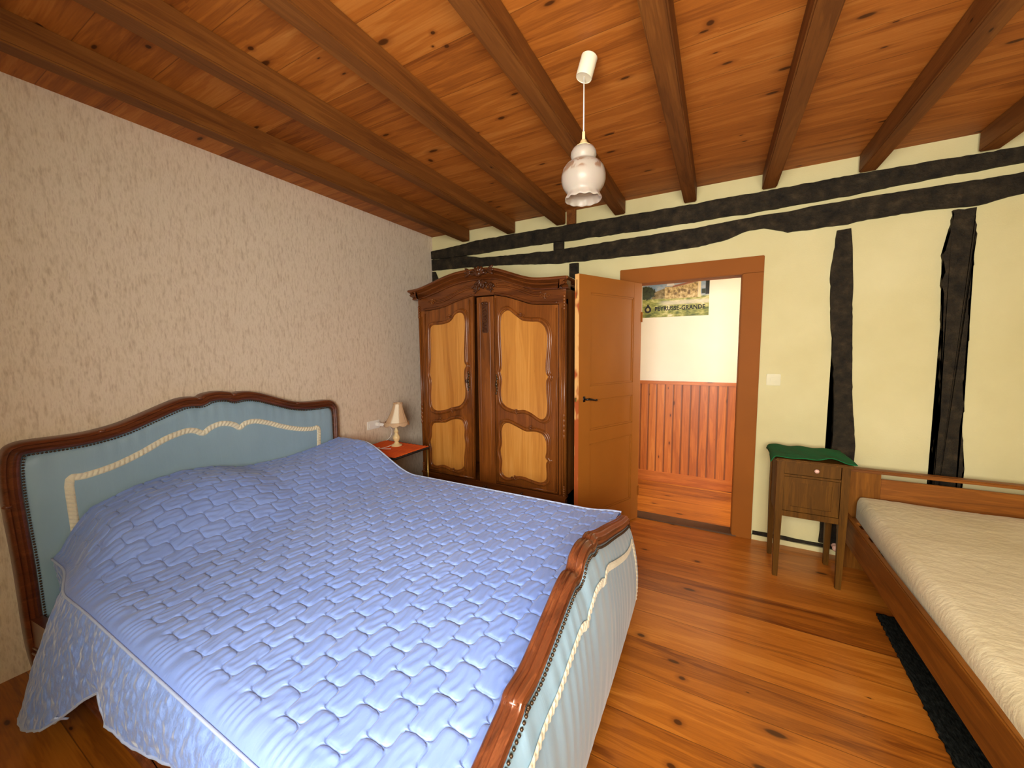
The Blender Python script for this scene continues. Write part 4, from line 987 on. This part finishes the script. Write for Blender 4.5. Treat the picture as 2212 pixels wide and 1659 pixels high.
# ------------------------------------------------------------------ single bed on the right, mattress, rug
def single_bed():
    T = thing('single_bed', 'plain oak single bed with slatted headboard against the door wall', 'bed')
    x0, x1, yb = .775, 1.72, 3.15
    MB().box(x0, x0+.155, yb-.024, yb, 0, .65, .004).build('headboard_post', M['cabinet_post'], T)
    MB().box(x1-.155, x1, yb-.024, yb, 0, .65, .004).build('headboard_post', M['cabinet_post'], T)
    MB().box(x0-.01, x1+.01, yb-.045, yb+.012, .65, .672, .006).build('headboard_cap', M['bedside'], T)
    MB().box(x0+.155, x1-.155, yb-.020, yb-.002, .30, .615, .003).build('headboard_plank', M['bedside'], T)
    for a_ in (.728, x1-.005):
        MB().box(a_, a_+.028, 1.14, yb-.024, .25, .415, .005).build('side_rail', M['bedside_y'], T)
    MB().box(.728, x1+.023, 1.112, 1.14, .0, .50, .005).build('footboard', M['bedside'], T)
    sl = []
    for k in range(11):
        MB().box(.756, x1-.005, 1.25+k*.17, 1.32+k*.17, .36, .378).build('slat', M['bedside'], T)
    settle(T, ((x0+x1)/2, 2.15, 0))
    # mattress in a loose quilted cover
    xa0, xb, ya, yb_, zb, zt = .735, 1.70, 1.15, 3.115, .3785, .50
    v, f = [], []
    nu, nw = 220, 190
    def sup(q, n=6): return (1-abs(q)**n)**(1/n) if abs(q) < 1 else 0
    for i in range(nu):
        for j in range(nw):
            s_, t = -1+2*i/(nu-1), -1+2*j/(nw-1)
            # concentrate samples near the rims
            S1 = math.sin(s_*PI/2); T1 = math.sin(t*PI/2)
            y = (ya+yb_)/2+S1*(yb_-ya)/2; xl = xa0+(y-1.15)*.034; x = (xl+xb)/2+T1*(xb-xl)/2
            e = max(abs(S1), 0); rx = min(1, (1-abs(T1))*(xb-xl)/2/.05); ry = min(1, (1-abs(S1))*(yb_-ya)/2/.05)
            # rounded corner in plan
            cxr = max(0, .09-(1-abs(T1))*(xb-xl)/2)/.09; cyr = max(0, .09-(1-abs(S1))*(yb_-ya)/2)/.09; cc = math.hypot(cxr, cyr)
            if cc > 1 and cxr > 0 and cyr > 0:
                x += -math.copysign((cxr-cxr/cc)*.09, T1); y += -math.copysign((cyr-cyr/cc)*.09, S1)
            r = 1-min(1, max(1-rx, 1-ry, 0)); hgt = math.sqrt(max(0, 1-(1-r)**2))
            z = zb+.05+(zt-zb-.05)*hgt
            z += (.0016*mnoise.noise(Vector((x*12, y*22, 5)))+.0016*mnoise.noise(Vector((x*34, y*60, 2)))+.005*mnoise.noise(Vector((x*3, y*3, 9))))*hgt
            v.append((x, y, z))
    for i in range(nu-1):
        for j in range(nw-1): f.append((i*nw+j, (i+1)*nw+j, (i+1)*nw+j+1, i*nw+j+1))
    # skirt down to the slats
    rim = [i*nw for i in range(nu)]+[(nu-1)*nw+j for j in range(1, nw)]+[i*nw+nw-1 for i in range(nu-2, -1, -1)]+[j for j in range(nw-2, 0, -1)]
    n0 = len(v); v += [(v[k][0], v[k][1], zb) for k in rim]; L_ = len(rim)
    for k in range(L_): f.append((rim[k], rim[(k+1) % L_], n0+(k+1) % L_, n0+k))
    o = mesh_obj('mattress', v, f, M['cover'], None, True)
    bm = bmesh.new(); bm.from_mesh(o.data); bmesh.ops.recalc_face_normals(bm, faces=bm.faces); bm.to_mesh(o.data); bm.free()
    tag(o, 'bare mattress in a crinkled cream cover on the oak single bed', 'mattress')
M['cabinet_post'] = wood('oak_post', lin(158, 102, 34), lin(132, 80, 22), lin(98, 56, 14), 'Z', kn_amt=0, rough=.5, spec=.15, grain=1.4)
single_bed()
def rug():
    v, f = [], []; n, m = 130, 40
    for i in range(n):
        for j in range(m):
            y = 1.2+1.42*i/(n-1); x = .765+.035*(y-1.7)/.9+.62*j/(m-1)
            if j == 0: x += .010*mnoise.noise(Vector((y*60, 0, 0)))
            if i == n-1: y += .012*mnoise.noise(Vector((x*60, 0, 3)))
            v.append((x, y, .008+.004*mnoise.noise(Vector((x*50, y*50, 0)))))
    for i in range(n-1):
        for j in range(m-1): f.append((i*m+j, (i+1)*m+j, (i+1)*m+j+1, i*m+j+1))
    o = mesh_obj('rug', v, f, M['rug'], None, True); so = o.modifiers.new('thickness', 'SOLIDIFY'); so.thickness = .008; so.offset = -1
    tag(o, 'black shaggy rug on the floor along the single bed', 'rug')
rug()
